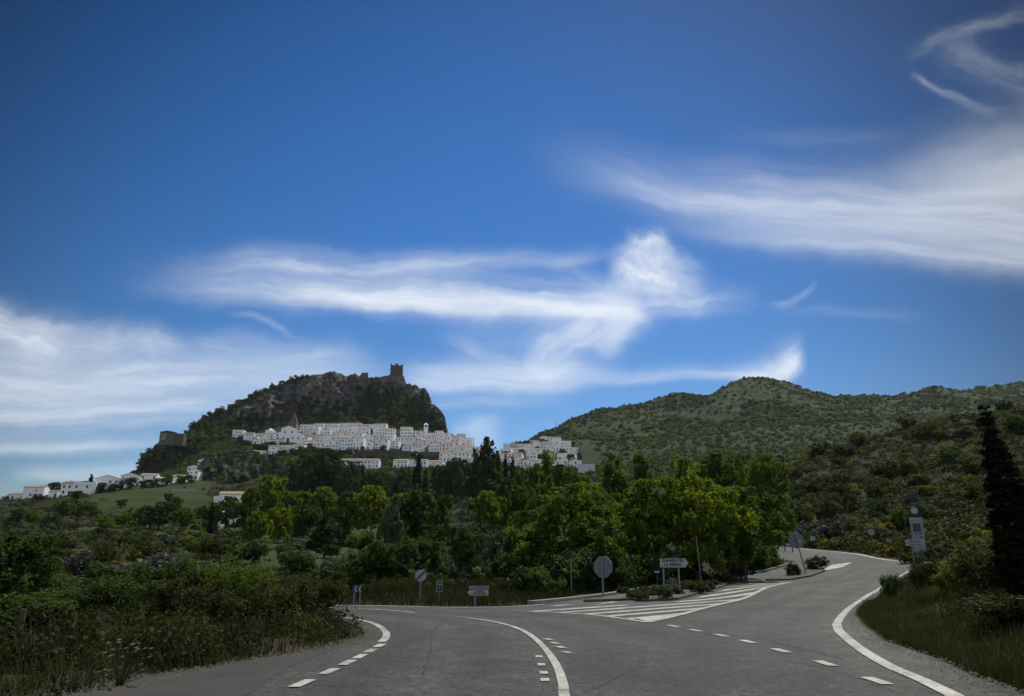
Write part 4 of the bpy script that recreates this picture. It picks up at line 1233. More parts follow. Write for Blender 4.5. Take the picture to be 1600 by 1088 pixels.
PF = np.concatenate([patch(50000, -22, 3, 27, 62, ok_far, 0.6, 9), patch(9000, 2, 24, 30, 62, ok_far, 0.5, 10), patch(14000, 22, 62, 56, 100, ok_far, 0.5, 12)])
V, Fq = blades(PF, 0.12, 0.5, 0.03, np.random.default_rng(11), 0.7)
stuff('meadow_grass', V, Fq, ['grass'], 'rough meadow grass beyond the far road edges')

# tangled weeds among the grass: low leafy mounds, thicker away from the kerb
def weeds(n, x0, x1, y0, y1, ok, rmin, rmax, label, seed, grow, xy=None):
    r = np.random.default_rng(seed)
    x, y = (r.uniform(x0, x1, n), r.uniform(y0, y1, n)) if xy is None else xy
    k = ok(x, y) & (r.random(len(x)) < smooth(fbm(x / 2.2, y / 2.2, 3, seed), -0.5, 0.5) * 0.8 + 0.2)
    x, y = x[k], y[k]; rad = r.uniform(rmin, rmax, len(x)) * grow(x, y)
    P = np.column_stack([x, y, height(x, y) + 0.0])
    V, Fq = clump_field(P, rad, 90, 0.085, r)
    c = np.repeat(P, 90 * 4, 0); V[:, 2] = c[:, 2] + (V[:, 2] - c[:, 2]) * np.repeat(0.8 + 0.9 * r.random(len(P)), 90 * 4)
    stuff('verge_weeds', V, Fq, ['weed', 'leaf_scrub', 'leaf_dark'], label, np.repeat(r.choice(3, len(P), p=[0.6, 0.25, 0.15]), 90))
edge_l = lambda x, y: 0.45 + 0.75 * smooth(y - (8.3 + (x + 5) * 0.9), -1.0, 5.0)
weeds(4200, -26, -1.5, 6, 25, lambda x, y: (x < -1.2) & clear_np(x, y, 0.22) & (x > -1.0 * (y + 3)), 0.16, 0.42, 'tangled low dark weeds filling the left verge', 14, edge_l)
weeds(6500, 4, 42, 6, 54, lambda x, y: (x - road_edge_right(y) > 0.3) & clear_np(x, y, 0.2) & (x < 0.95 * (y + 4)), 0.10, 0.34, 'tangled low weeds covering the right bank', 15, lambda x, y: 0.5 + 0.6 * smooth(x - road_edge_right(y), 0.3, 4.0), bank_points(9000, 15))
# loose grit along the edges of the asphalt
def grit(line, n, spread, label, seed):
    r = np.random.default_rng(seed); A = np.array(line); k = r.integers(len(A) - 1, size=n); t = r.random((n, 1))
    p = A[k] + (A[k + 1] - A[k]) * t + r.normal(size=(n, 2)) * spread
    z = height(p[:, 0], p[:, 1]) + 0.034
    s = 0.006 + 0.022 * r.random(n) ** 3
    T = np.array([(1, 0, 0), (-0.5, 0.87, 0), (-0.5, -0.87, 0), (0.1, 0.1, 0.9)])
    a = r.random(n) * 6.28; c, q = np.cos(a), np.sin(a)
    V = np.empty((n, 4, 3)); V[:, :, 0] = p[:, :1] + (T[:, 0] * c[:, None] - T[:, 1] * q[:, None]) * s[:, None]
    V[:, :, 1] = p[:, 1:] + (T[:, 0] * q[:, None] + T[:, 1] * c[:, None]) * s[:, None]; V[:, :, 2] = z[:, None] + T[:, 2] * s[:, None]
    i = np.arange(n)[:, None] * 4
    Fq = np.concatenate([i + np.array(f) for f in ((0, 1, 3), (1, 2, 3), (2, 0, 3))], 0)
    stuff('gravel', V.reshape(-1, 3), Fq, ['grit'], label)
MAT['grit'] = plain('grit', (0.085, 0.078, 0.062), 0.95, 0.4, 8)
grit([(-12.5, -6), (-7.5, 4.0)] + [G(*p) for p in [(130, 1088), (215, 1068), (300, 1053), (420, 1031), (500, 1018), (552, 1008), (570, 997), (566, 984)]], 4200, 0.20, 'loose grit along the left edge of the asphalt', 3)
grit([G(*p) for p in [(1345, 946), (1334, 962), (1347, 978), (1381, 1004), (1455, 1029), (1520, 1060), (1571, 1080), (1600, 1090)]], 2600, 0.18, 'loose grit along the right edge of the asphalt', 4)
# white flowers at the left verge
x, y, z = stand(188, 9.9, 1060)
e = empty('flower_plant', (x, y, z), 0, 'sprawling plant with small white flowers at the left verge', 'plant')
mb = MB(); fl = MB(); r = random.Random(2)
for i in range(26):
    a = r.uniform(0, 6.28); l = r.uniform(0.1, 0.34); h = r.uniform(0.12, 0.52)
    t = Vector((math.cos(a)*l, math.sin(a)*l, h)); mb.tube([(0, 0, 0), (t.x*0.4, t.y*0.4, h*0.6), t], [0.006, 0.004, 0.003], 4, cap=False)
    for k in range(5):
        b = k * 1.2566 + a; c = t + Vector((math.cos(b)*0.016, math.sin(b)*0.016, 0.006)); s = 0.023
        fl.add([c + Vector((-s, 0, 0)), c + Vector((0, -s, s*0.6)), c + Vector((s, 0, s)), c + Vector((0, s, s*0.6))], [(0, 1, 2, 3)])
mb.build('stems', MAT['leaf_scrub'], e); fl.build('blossoms', MAT['white_petal'], e)
# ------------------------------------------------------------------ the white village, its church, the castle
def plaster():
    m, nt, b = new_mat('white_plaster')
    tc = nt.new('ShaderNodeTexCoord'); oi = nt.new('ShaderNodeObjectInfo')
    n = nt.noise(tc.outputs['Object'], 0.8, 5, 0.65)
    f = nt.math('ADD', nt.math('MULTIPLY', n, 0.6), nt.math('MULTIPLY', oi.outputs['Random'], 0.4))
    nt.link(nt.ramp(f, [(0.2, (0.70, 0.68, 0.63)), (0.42, (0.85, 0.845, 0.83)), (0.8, (0.90, 0.90, 0.89))]), b.inputs['Base Color'])
    b.inputs['Roughness'].default_value = 0.9; b.inputs['Specular IOR Level'].default_value = 0.1
    return m
MAT['plaster'] = plaster()
def tiles():
    m, nt, b = new_mat('clay_tiles')
    tc = nt.new('ShaderNodeTexCoord'); oi = nt.new('ShaderNodeObjectInfo')
    wv = nt.new('ShaderNodeTexWave'); wv.inputs['Scale'].default_value = 5; wv.inputs['Distortion'].default_value = 0.4; nt.link(tc.outputs['Object'], wv.inputs['Vector'])
    n = nt.noise(tc.outputs['Object'], 1.3, 5, 0.7)
    f = nt.math('ADD', nt.math('MULTIPLY', n, 0.5), nt.math('ADD', nt.math('MULTIPLY', oi.outputs['Random'], 0.35), nt.math('MULTIPLY', wv.outputs['Fac'], 0.15)))
    nt.link(nt.ramp(f, [(0.25, (0.16, 0.105, 0.075)), (0.5, (0.27, 0.19, 0.13)), (0.75, (0.38, 0.29, 0.21))]), b.inputs['Base Color'])
    b.inputs['Roughness'].default_value = 0.9; b.inputs['Specular IOR Level'].default_value = 0.15
    return m
MAT['tiles'] = tiles()
MAT['terrace'] = plain('terrace_floor', (0.42, 0.38, 0.33), 0.9, 0.2, 1.0)
MAT['pane'] = plain('dark_window', (0.025, 0.028, 0.035), 0.3, 0.3, 2.0, spec=0.5)
MAT['wood_door'] = plain('dark_door', (0.05, 0.032, 0.022), 0.6, 0.3, 2.0)
MAT['brick'] = plain('pink_brick', (0.30, 0.17, 0.13), 0.9, 0.25, 2.0)
MAT['slate'] = plain('spire_tiles', (0.09, 0.085, 0.09), 0.8, 0.25, 2.0)
MAT['castle'] = plain('castle_stone', (0.105, 0.085, 0.066), 0.95, 0.4, 0.9, bump=0.7)
MAT['old_stone'] = plain('old_stone', (0.095, 0.082, 0.068), 0.95, 0.4, 0.8, bump=0.7)
MAT['pale_wall'] = plain('pale_render', (0.50, 0.52, 0.52), 0.9, 0.1, 0.8)
MAT['shutter'] = plain('pale_shutter', (0.30, 0.32, 0.33), 0.8, 0.1)
_w = MB(); _w.box(-0.5, 0.5, -0.05, 0.03, 0, 1.35)
WIN = _w.mesh('window', MAT['pane'])
_w = MB(); _w.box(-0.38, 0.38, -0.05, 0.03, 0, 0.85)
WIN_S = _w.mesh('window', MAT['pane'])
_w = MB(); _w.box(-0.55, 0.55, -0.05, 0.03, 0, 2.1)
DOOR = _w.mesh('door', MAT['wood_door'])
_w = MB(); _w.box(-0.3, 0.3, -0.3, 0.3, -0.5, 0.9); _w.box(-0.38, 0.38, -0.38, 0.38, 0.9, 1.02)
CHIM = _w.mesh('chimney', MAT['plaster'])
hr = random.Random(11)

def house(px, py, w, d, storeys, roof, rot, label, group, windows=0.8, mat='plaster', name='house', dense=False, y_at=None, sh=2.8):
    if y_at is None: X, Y, Z = ground_at(px, py)
    else:
        X = uv(px, py)[0] * y_at; Y = y_at; Z = CAMZ + uv(px, py)[1] * y_at
    h = sh * storeys + 0.4
    e = empty(name, (X, Y + d / 2, Z), rot, label, 'house', group)
    x0, x1, y0, y1 = -w/2, w/2, -d/2, d/2
    wall = MB(); rf = MB(); pit = 0.30
    if roof == 'gable':              # eaves to the street
        r = h + d/2 * pit
        wall.add([(x0,y0,-6),(x1,y0,-6),(x1,y1,-6),(x0,y1,-6),(x0,y0,h),(x1,y0,h),(x1,y1,h),(x0,y1,h),(x0,0,r),(x1,0,r)],
                 [(3,2,1,0),(0,1,5,4),(1,2,6,9,5),(2,3,7,6),(3,0,4,8,7),(4,5,9,8),(6,7,8,9)])
        o = 0.3; t = 0.2
        prof = [(y0-o, h-o*pit+0.02), (0, r+0.02), (y1+o, h-o*pit+0.02), (y1+o, h-o*pit+t), (0, r+t+0.05), (y0-o, h-o*pit+t)]
        n = len(prof); V = [(x0-0.2, a, b) for a, b in prof] + [(x1+0.2, a, b) for a, b in prof]
        rf.add(V, [(0,1,4,5),(1,2,3,4),(n,n+5,n+4,n+1),(n+1,n+4,n+3,n+2)] + [(k, n+k, n+(k+1)%n, (k+1)%n) for k in range(n)])
        top = r
    elif roof == 'front':            # gable to the street
        r = h + w/2 * pit
        wall.add([(x0,y0,-6),(x1,y0,-6),(x1,y1,-6),(x0,y1,-6),(x0,y0,h),(x1,y0,h),(x1,y1,h),(x0,y1,h),(0,y0,r),(0,y1,r)],
                 [(3,2,1,0),(0,1,5,8,4),(1,2,6,5),(2,3,7,9,6),(3,0,4,7),(4,8,9,7),(5,6,9,8)])
        o = 0.3; t = 0.2
        prof = [(x0-o, h-o*pit+0.02), (0, r+0.02), (x1+o, h-o*pit+0.02), (x1+o, h-o*pit+t), (0, r+t+0.05), (x0-o, h-o*pit+t)]
        n = len(prof); V = [(a, y0-0.2, b) for a, b in prof] + [(a, y1+0.2, b) for a, b in prof]
        rf.add(V, [(0,1,4,5),(1,2,3,4),(n,n+5,n+4,n+1),(n+1,n+4,n+3,n+2)] + [(k, n+k, n+(k+1)%n, (k+1)%n) for k in range(n)])
        top = r
    elif roof == 'shed':
        r = h + d * 0.22
        wall.add([(x0,y0,-6),(x1,y0,-6),(x1,y1,-6),(x0,y1,-6),(x0,y0,h),(x1,y0,h),(x1,y1,r),(x0,y1,r)],
                 [(3,2,1,0),(4,5,6,7),(0,1,5,4),(1,2,6,5),(2,3,7,6),(3,0,4,7)])
        o = 0.3; t = 0.2; zb = h - o*0.22
        prof = [(y0-o, zb+0.02), (y1+o, r+o*0.22+0.02), (y1+o, r+o*0.22+t), (y0-o, zb+t)]
        V = [(x0-0.2, a, b) for a, b in prof] + [(x1+0.2, a, b) for a, b in prof]
        rf.add(V, [(0,1,2,3),(4,7,6,5)] + [(k, 4+k, 4+(k+1)%4, (k+1)%4) for k in range(4)])
        top = r
    else:                            # roof terrace behind a parapet
        wall.box(x0, x1, y0, y1, -6, h)
        for a in ((x0, x1, y0, y0+0.25), (x0, x1, y1-0.25, y1), (x0, x0+0.25, y0+0.25, y1-0.25), (x1-0.25, x1, y0+0.25, y1-0.25)):
            wall.box(a[0], a[1], a[2], a[3], h + 0.003, h + 0.9)
        rf.box(x0+0.26, x1-0.26, y0+0.26, y1-0.26, h+0.004, h+0.12)
        top = h + 0.9
    wall.build('wall', MAT[mat], e)
    ro = rf.build('roof', MAT['tiles'] if roof != 'flat' else MAT['terrace'], e)
    if hr.random() < 0.4:
        c = link('chimney', CHIM, ro); c.location = (hr.uniform(-0.3, 0.3) * w, hr.uniform(0.0, 0.25) * d, (h + top) / 2 if roof == 'gable' else top - 0.2)
    n = max(2, int(w / (2.1 if dense else 2.7)))
    dx = w / n
    door_at = hr.randrange(n)
    for s in range(storeys):
        for i in range(n):
            x = x0 + dx * (i + 0.5) + hr.uniform(-0.2, 0.2)
            if s == 0 and i == door_at:
                q = link('door', DOOR, e); q.location = (x, y0 - 0.02, 0.02); continue
            if hr.random() > windows: continue
            q = link('window', WIN if hr.random() < 0.75 else WIN_S, e); q.location = (x, y0 - 0.02, s * sh + 0.95)
    for side in (-1, 1):
        if hr.random() < 0.55:
            for s in range(storeys):
                if hr.random() < 0.6:
                    q = link('window', WIN_S, e); q.location = (side * (w/2 + 0.02), hr.uniform(-0.25, 0.25) * d, s * sh + 1.1); q.rotation_euler = (0, 0, R(90))
    return e

ORD = ['first', 'second', 'third', 'fourth', 'fifth', 'sixth', 'seventh', 'eighth', 'ninth', 'tenth', 'eleventh', 'twelfth', 'thirteenth', 'fourteenth', 'fifteenth', 'sixteenth', 'seventeenth', 'eighteenth', 'nineteenth', 'twentieth']
NUM = {1: 'one', 2: 'two', 3: 'three', 4: 'four'}
RN = {'gable': 'tiled', 'front': 'gable-fronted', 'shed': 'sloping-roofed', 'flat': 'flat-roofed'}
def row(phrase, line, group, wr=(7, 13), st=(2,), roofs=('gable', 'gable', 'front', 'shed', 'flat'), windows=0.75, gap=0.0, d=(7, 10), dense=False, rot=0.12):
    px = line[0][0]; i = 0
    while px < line[-1][0] - 1.5 and i < len(ORD):
        py = float(np.interp(px, [p[0] for p in line], [p[1] for p in line])) + hr.uniform(-1.3, 1.3)
        if i > 0 and hr.random() < 0.07: px += hr.uniform(5, 9)
        w = hr.uniform(*wr); Y = ground_at(px, py)[1]
        wp = w * F / Y
        if px + wp > line[-1][0] + 4:
            w = max(4.5, (line[-1][0] + 3 - px) * Y / F); wp = w * F / Y
        s = hr.choice(st); rt = hr.choice(roofs)
        lb = f"{NUM[s]}-storey {RN[rt]} white house, {ORD[i]} from left {phrase}"
        house(px + wp / 2, py, w, hr.uniform(*d), s, rt, hr.uniform(-rot, rot) * 2.2, lb, group, windows, dense=dense, sh=hr.uniform(2.6, 3.2))
        px += wp * (1.0 + gap * hr.random()) - 0.25; i += 1

GU, GR, GL, GW = 'white houses of the upper village', 'white houses of the right village slope', 'white houses of the left ridge', 'white houses below the village'
row('in the arcaded row left of the church', [(362, 687), (380, 691), (398, 695)], GU, (9, 12), (3, 3, 2), ('gable', 'flat'), 0.95, dense=True)
row('in the second row left of the church', [(398, 689), (430, 691)], GU, (8, 14), (2, 3), windows=0.6)
row('just below the church', [(400, 699), (432, 698)], GU, (9, 13), (2,), ('gable', 'shed'), 0.8)
row('in the low row under the church cliff', [(393, 711), (432, 709), (472, 705)], GU, (7, 13), (1, 2), ('gable', 'shed', 'flat'), 0.6, gap=0.25)
row('in the top row under the castle wood', [(468, 674), (520, 672), (602, 674)], GU, (8, 14), (2,), ('gable', 'gable', 'shed'), 0.8)
row('in the tall block under the castle wood', [(600, 684), (640, 685)], GU, (9, 12), (3,), ('gable',), 0.95, dense=True, rot=0.05)
row('left of the white bell tower', [(640, 684), (660, 685)], GU, (8, 10), (2,), ('gable',), 0.6)
row('in the second row right of the church', [(456, 683), (520, 683), (602, 683)], GU, (7, 12), (2, 3), windows=0.75)
row('in the third row below the church', [(452, 693), (520, 692), (604, 690)], GU, (7, 12), (2, 2, 3))
row('in the fourth row of the village centre', [(470, 702), (515, 702)], GU, (7, 11), (2,), ('gable', 'shed', 'flat'))
row('in the large three-storey block above the terrace', [(508, 705), (550, 704)], GU, (9, 13), (3,), ('gable', 'front'), 0.9, dense=True)
row('along the terrace wall', [(550, 702), (600, 701), (642, 701)], GU, (8, 14), (2, 3), ('gable', 'front', 'shed'), 0.7)
row('in the fourth row above the terrace', [(600, 694), (660, 695)], GU, (7, 12), (2, 3))
row('in the tall row right of the terrace', [(628, 708), (655, 712), (692, 711)], GU, (8, 12), (3, 3, 2), ('gable', 'front'), 0.9, dense=True)
row('in the third row right of the bell tower', [(655, 699), (735, 704)], GU, (6, 10), (2, 2, 3))
row('in the second row right of the bell tower', [(664, 692), (734, 696)], GU, (6, 10), (2,))
row('in the top row right of the bell tower', [(668, 684), (724, 690)], GU, (6, 10), (2, 1), ('gable', 'shed', 'flat'))
row('in the fourth row right of the bell tower', [(690, 708), (752, 710)], GU, (7, 11), (2, 2, 3))
row('in the fifth row right of the bell tower', [(690, 716), (762, 717)], GU, (7, 12), (2, 3))
row('in the lowest row of the right village end', [(686, 726), (745, 726)], GU, (8, 13), (2, 3))
row('in the low tiled group right of the cypress', [(615, 732), (650, 733), (690, 733)], GW, (10, 16), (2,), ('gable',), 0.8, gap=0.1)
row('high on the saddle of the right slope', [(828, 694), (862, 692)], GR, (8, 13), (1, 2), ('flat', 'gable'), 0.5, gap=0.3)
row('in the top row of the right slope', [(786, 703), (806, 702)], GR, (8, 11), (2,))
row('in the second row of the right slope', [(806, 707), (858, 702)], GR, (7, 12), (2,), windows=0.6)
row('in the blocky group near the scrub hill', [(858, 700), (890, 702)], GR, (8, 12), (2, 3), ('flat', 'flat', 'gable'), 0.45)
row('in the third row of the right slope', [(782, 713), (862, 711)], GR, (7, 12), (2,), windows=0.6)
row('in the fourth row of the right slope', [(780, 722), (898, 720)], GR, (8, 13), (2,), windows=0.6)
row('in the third row near the scrub hill', [(862, 710), (897, 711)], GR, (8, 12), (2,), windows=0.6)
row('in the lowest row of the right slope', [(790, 732), (906, 735)], GR, (9, 14), (2,), ('gable', 'gable', 'front'), 0.7, gap=0.05)
row('along the left ridge below the rock', [(146, 766), (170, 763), (200, 760), (240, 757)], GL, (9, 14), (2,), ('gable', 'gable', 'front'), 0.75, gap=0.1)
row('on the left ridge beside the outcrop', [(240, 757), (270, 753), (306, 747)], GL, (8, 13), (2, 2, 1), ('gable', 'front', 'shed'), 0.7, gap=0.2)
house(30, 781, 12, 9, 1, 'gable', 0.1, 'low pale tiled house at the far left end of the ridge', GL, 0.5)
house(48, 778, 11, 9, 2, 'gable', 0.2, 'pale two-storey house, second from the far left of the ridge', GL, 0.5)
house(106, 774, 9, 9, 2, 'gable', 0.1, 'two-storey white house with dark porch, left of the long white house', GL, 0.95)
house(129, 774, 11, 9, 2, 'flat', 0.1, 'long plain white house at the left end of the field', GL, 0.3)
house(82, 778, 5, 5, 1, 'gable', 0.0, 'tiny white hut between dark trees on the left ridge', GL, 0.3)
house(318, 731, 11, 9, 2, 'front', 0.2, 'white house highest on the left, tucked above the outcrop', GL, 0.3)
house(301, 742, 9, 8, 2, 'front', 0.0, 'white house wedged against the left side of the outcrop', GL, 0.4)
house(362, 789, 8.6, 6, 1, 'gable', 0.12, 'white house with pale roof half hidden below the outcrop', GW, 0.4, y_at=240)
house(338, 797, 2.8, 5, 1, 'flat', 0.12, 'narrow white house end below the outcrop beside a cypress', GW, 0.2, y_at=232)
house(562, 732, 27, 9, 2, 'gable', 0.0, 'long low white house with a row of dark windows', GW, 1.0)
house(917, 741, 10.6, 8, 2, 'flat', -0.05, 'large plain pale box-shaped hall at the right end', GR, 0.25, mat='pale_wall', sh=2.5)

# church with brick tower
X, Y, Z = ground_at(449, 692)
e = empty('church', (X, Y + 6, Z), 0.05, 'white church with pink brick belfry and dark pointed spire', 'church')
e.scale = (1, 1, 1.22)
mb = MB(); mb.prism([(-13, -6), (13, -6), (13, 6.5), (6.5, 8.2), (6.5, 10.4), (0, 12.4), (-6.5, 10.4), (-6.5, 8.2), (-13, 6.5)], -6, 6); mb.build('wall', MAT['plaster'], e)
mb = MB()
for a, b in (((-6.9, 10.42), (0, 12.55)), ((0, 12.55), (6.9, 10.42)), ((-13.4, 6.5), (-6.55, 8.4)), ((6.55, 8.4), (13.4, 6.5))):
    mb.prism([a, b, (b[0], b[1] + 0.3), (a[0], a[1] + 0.3)], -6.3, 6.3)
mb.build('roof', MAT['tiles'], e)
for x, z in ((-9, 2.5), (-4, 2.5), (4, 2.5), (9, 2.5), (-3, 7), (3, 7), (-9.5, 4.6)):
    q = link('window', WIN, e); q.location = (x, -6.02, z); q.scale = (1.1, 1, 1.2)
q = link('door', DOOR, e); q.location = (0, -6.02, 0); q.scale = (2, 1, 1.6)
mb = MB(); mb.box(-3.4, 3.4, 7.2, 14, -4, 13.2)
for x in (-3.4, -0.55, 2.3): mb.box(x, x + 1.1, 7.2, 14, 13.2, 16.6)
mb.box(-3.7, 3.7, 6.9, 14.3, 16.6, 16.9)
tw = mb.build('tower', MAT['brick'], e)
mb = MB(); mb.box(-2.28, -0.57, 7.9, 13.3, 13.21, 16.59); mb.box(0.57, 2.28, 7.9, 13.3, 13.21, 16.59); mb.build('belfry_opening', MAT['pane'], tw)
mb = MB(); mb.add([(-3.5, 7.1, 16.9), (3.5, 7.1, 16.9), (3.5, 14.1, 16.9), (-3.5, 14.1, 16.9), (0, 10.6, 25.5)], [(3, 2, 1, 0), (0, 1, 4), (1, 2, 4), (2, 3, 4), (3, 0, 4)]); mb.tube([(0, 10.6, 25), (0, 10.6, 27.2)], 0.12, 6)
mb.build('spire', MAT['slate'], tw)
# small domed chapel left of the church
X, Y, Z = ground_at(417, 688)
e = empty('chapel', (X, Y + 9, Z), 0, 'small white chapel with pinnacled dome left of the church', 'chapel')
mb = MB(); mb.box(-4, 4, -4, 4, -6, 9.5); mb.build('wall', MAT['plaster'], e)
mb = MB(); mb.tube([(0, 0, 9.5), (0, 0, 10.3), (0, 0, 11.4), (0, 0, 12.1), (0, 0, 12.5)], [3.4, 3.3, 2.5, 1.2, 0.3], 12)
for sx in (-3.5, 3.5):
    for sy in (-3.5, 3.5): mb.tube([(sx, sy, 9.5), (sx, sy, 11.4)], [0.45, 0.1], 6)
mb.build('dome', MAT['plaster'], e)
q = link('window', WIN, e); q.location = (0, -4.02, 6)
# white bell tower
X, Y, Z = ground_at(664.5, 686)
e = empty('bell_tower', (X, Y + 3, Z), 0.1, 'slim white bell tower with arched opening above the right houses', 'bell tower')
mb = MB(); mb.box(-2.0, 2.0, -2, 2, -6, 11.0); mb.box(-2.2, 2.2, -2.2, 2.2, 11.0, 11.35)
for x in (-2.0, 1.0): mb.box(x, x + 1.0, -2, 2, 11.35, 13.6)
mb.box(-2.1, 2.1, -2.1, 2.1, 13.6, 13.95); mb.build('wall', MAT['plaster'], e)
mb = MB(); mb.box(-0.98, 0.98, -1.4, 1.4, 11.36, 13.59); mb.build('belfry_opening', MAT['pane'], e)
mb = MB(); mb.add([(-2.2, -2.2, 13.95), (2.2, -2.2, 13.95), (2.2, 2.2, 13.95), (-2.2, 2.2, 13.95), (0, 0, 15.8)], [(3, 2, 1, 0), (0, 1, 4), (1, 2, 4), (2, 3, 4), (3, 0, 4)]); mb.build('roof', MAT['plaster'], e)

# castle keep
p = on_crag('crag_hill', 619, 1.0)
yk = p[1] + 2; xk = uv(618.5, 580)[0] * yk; zt = CAMZ + uv(618, 571)[1] * yk; zb = CAMZ + uv(618, 592)[1] * yk
e = empty('castle_keep', (xk, yk + 6, zb), 0.12, 'square stone castle keep on top of the rock', 'castle')
H_ = zt - zb; wk = 7.0
mb = MB(); mb.box(-wk, wk, -6, 6, -9, H_); mb.build('wall', MAT['castle'], e)
for x, y_, hh in ((-wk + 0.9, -5.1, 1.5), (0.0, -5.1, 2.1), (wk - 0.9, -5.1, 1.5), (-wk + 0.9, 5.1, 1.5), (wk - 0.9, 5.1, 1.5), (0.0, 5.1, 1.4)):
    mb = MB(); ww = 0.85 if abs(x) > 1 else 1.7; mb.box(-ww, ww, -0.9, 0.9, 0.003, hh); o = mb.build('merlon', MAT['castle'], e); o.location = (x, y_, H_)
for x, z in ((-2.5, H_ * 0.55), (3.0, H_ * 0.3)):
    mb = MB(); mb.box(-0.3, 0.3, -0.04, 0.1, 0, 1.6); o = mb.build('window', MAT['pane'], e); o.location = (x, -6.02, z)
# ruined walls on the left shoulder of the crag
def stone_block(px0, px1, py0, py1, Y, d, label, name='ruined_wall', jag=1.0, parent_windows=False):
    x0, x1 = uv(px0, py1)[0] * Y, uv(px1, py1)[0] * Y
    zt_, zb_ = CAMZ + uv((px0 + px1) / 2, py0)[1] * Y, CAMZ + uv((px0 + px1) / 2, py1)[1] * Y
    xm = (x0 + x1) / 2; hw = (x1 - x0) / 2; h = zt_ - zb_
    e = empty(name, (xm, Y + d / 2, zb_), 0.08, label, 'ruin' if name == 'ruined_wall' else 'building')
    mb = MB(); n = 7; r = random.Random(px0)
    top = [(-hw + 2 * hw * i / n, h * (0.93 + 0.07 * r.random() * jag)) for i in range(n, -1, -1)]
    mb.prism([(-hw, -3), (hw, -3)] + top, -d / 2, d / 2); mb.build('wall', MAT['old_stone'], e)
    return e, hw, h, d
e, hw, h, d_ = stone_block(248, 270, 675, 691, 716, 10, 'old stone building with pale shuttered windows on the left cliff', 'stone_building', 0.4)
for i in range(3):
    mb = MB(); mb.box(-hw * 0.8, -hw * 0.1, -0.05, 0.05, 0, 1.1); o = mb.build('window', MAT['shutter'], e); o.location = (0, -d_ / 2 - 0.02, h * (0.25 + 0.22 * i))
mb = MB(); mb.prism([(-hw - 0.4, h * 0.995), (hw + 0.4, h * 1.0), (0, h * 1.13)], -d_ / 2 - 0.3, d_ / 2 + 0.3); mb.build('roof', MAT['old_stone'], e)
stone_block(270, 285, 677, 691, 718, 9, 'roofless stone wall joined to the shuttered building on the cliff')
stone_block(354, 369, 631, 645, 800, 9, 'lower of two broken stone walls on the left skyline of the rock')
stone_block(367, 386, 624, 636, 806, 9, 'upper of two broken stone walls on the left skyline of the rock')
p = on_crag('crag_hill', 567, 0.99)
stone_block(564, 574, 582, 592, p[1], 5, 'stub of castle wall on the ridge left of the keep')

for i, (px, t) in enumerate([(240, 0.8), (250, 0.72), (259, 0.70), (268, 0.70), (277, 0.72), (286, 0.74), (292, 0.8)]):
    p = on_crag('crag_hill', px, t); hh_ = 5.0 + (i % 3)
    plant('mid_dark', p[0], p[1] - 1, p[2] - 1, hh_, 6.5, 'broadleaf_tree', 'dark tree hiding the foot of the old shuttered building on the cliff', 'tree', 'trees under the old cliff building')
# terrace and retaining walls under the village
def long_wall(pts, top_drop, thick, label, mat='old_stone', name='retaining_wall'):
    P = [ground_at(a, b) for a, b, _ in pts]
    e = empty(name, P[0], 0, label, 'wall'); mb = MB()
    for i in range(len(P) - 1):
        a, b = P[i], P[i + 1]
        ha = pts[i][2] * a[1] / F; hb = pts[i + 1][2] * b[1] / F
        V = []
        for q, hq in ((a, ha), (b, hb)):
            for dy, z in ((0, -4), (thick, -4), (thick, hq), (0, hq)):
                V.append((q[0] - P[0][0], q[1] + dy - P[0][1], q[2] + z - P[0][2]))
        mb.add(V, [(0, 1, 2, 3), (4, 7, 6, 5), (0, 4, 5, 1), (1, 5, 6, 2), (2, 6, 7, 3), (3, 7, 4, 0)])
    mb.build('wall', MAT[mat], e); return e
long_wall([(553, 715, 11), (580, 718, 14), (610, 718, 14), (640, 718, 13)], 0, 2, 'long dark stone terrace wall below the white houses')
long_wall([(655, 718, 12), (672, 719, 13), (690, 720, 14), (700, 722, 13), (712, 724, 10)], 0, 2, 'curved dark retaining wall under the right houses')
long_wall([(436, 700, 9), (450, 702, 11), (462, 699, 7)], 0, 2, 'rough stone wall below the church')
long_wall([(268, 768, 3), (305, 767, 3)], 0, 0.5, 'low pale wall at the right end of the green field', 'terrace')
for px, top, bot, Y, lb in [(869, 657, 673, 900, 'taller thin mast on the skyline left of the far hill'), (851, 669, 679, 880, 'shorter thin mast on the skyline left of the far hill')]:
    x, y, z = stand(px, Y, bot); zt = CAMZ + uv(px, top)[1] * Y
    mb = MB(); mb.tube([(0, 0, -2), (0, 0, zt - z)], 0.22, 6); mb.box(-0.5, 0.5, -0.1, 0.1, zt - z - 1.4, zt - z - 1.2)
    tag(mb.build('mast', MAT['slate'], None, (x, y, z)), lb, 'mast', 'masts on the skyline')
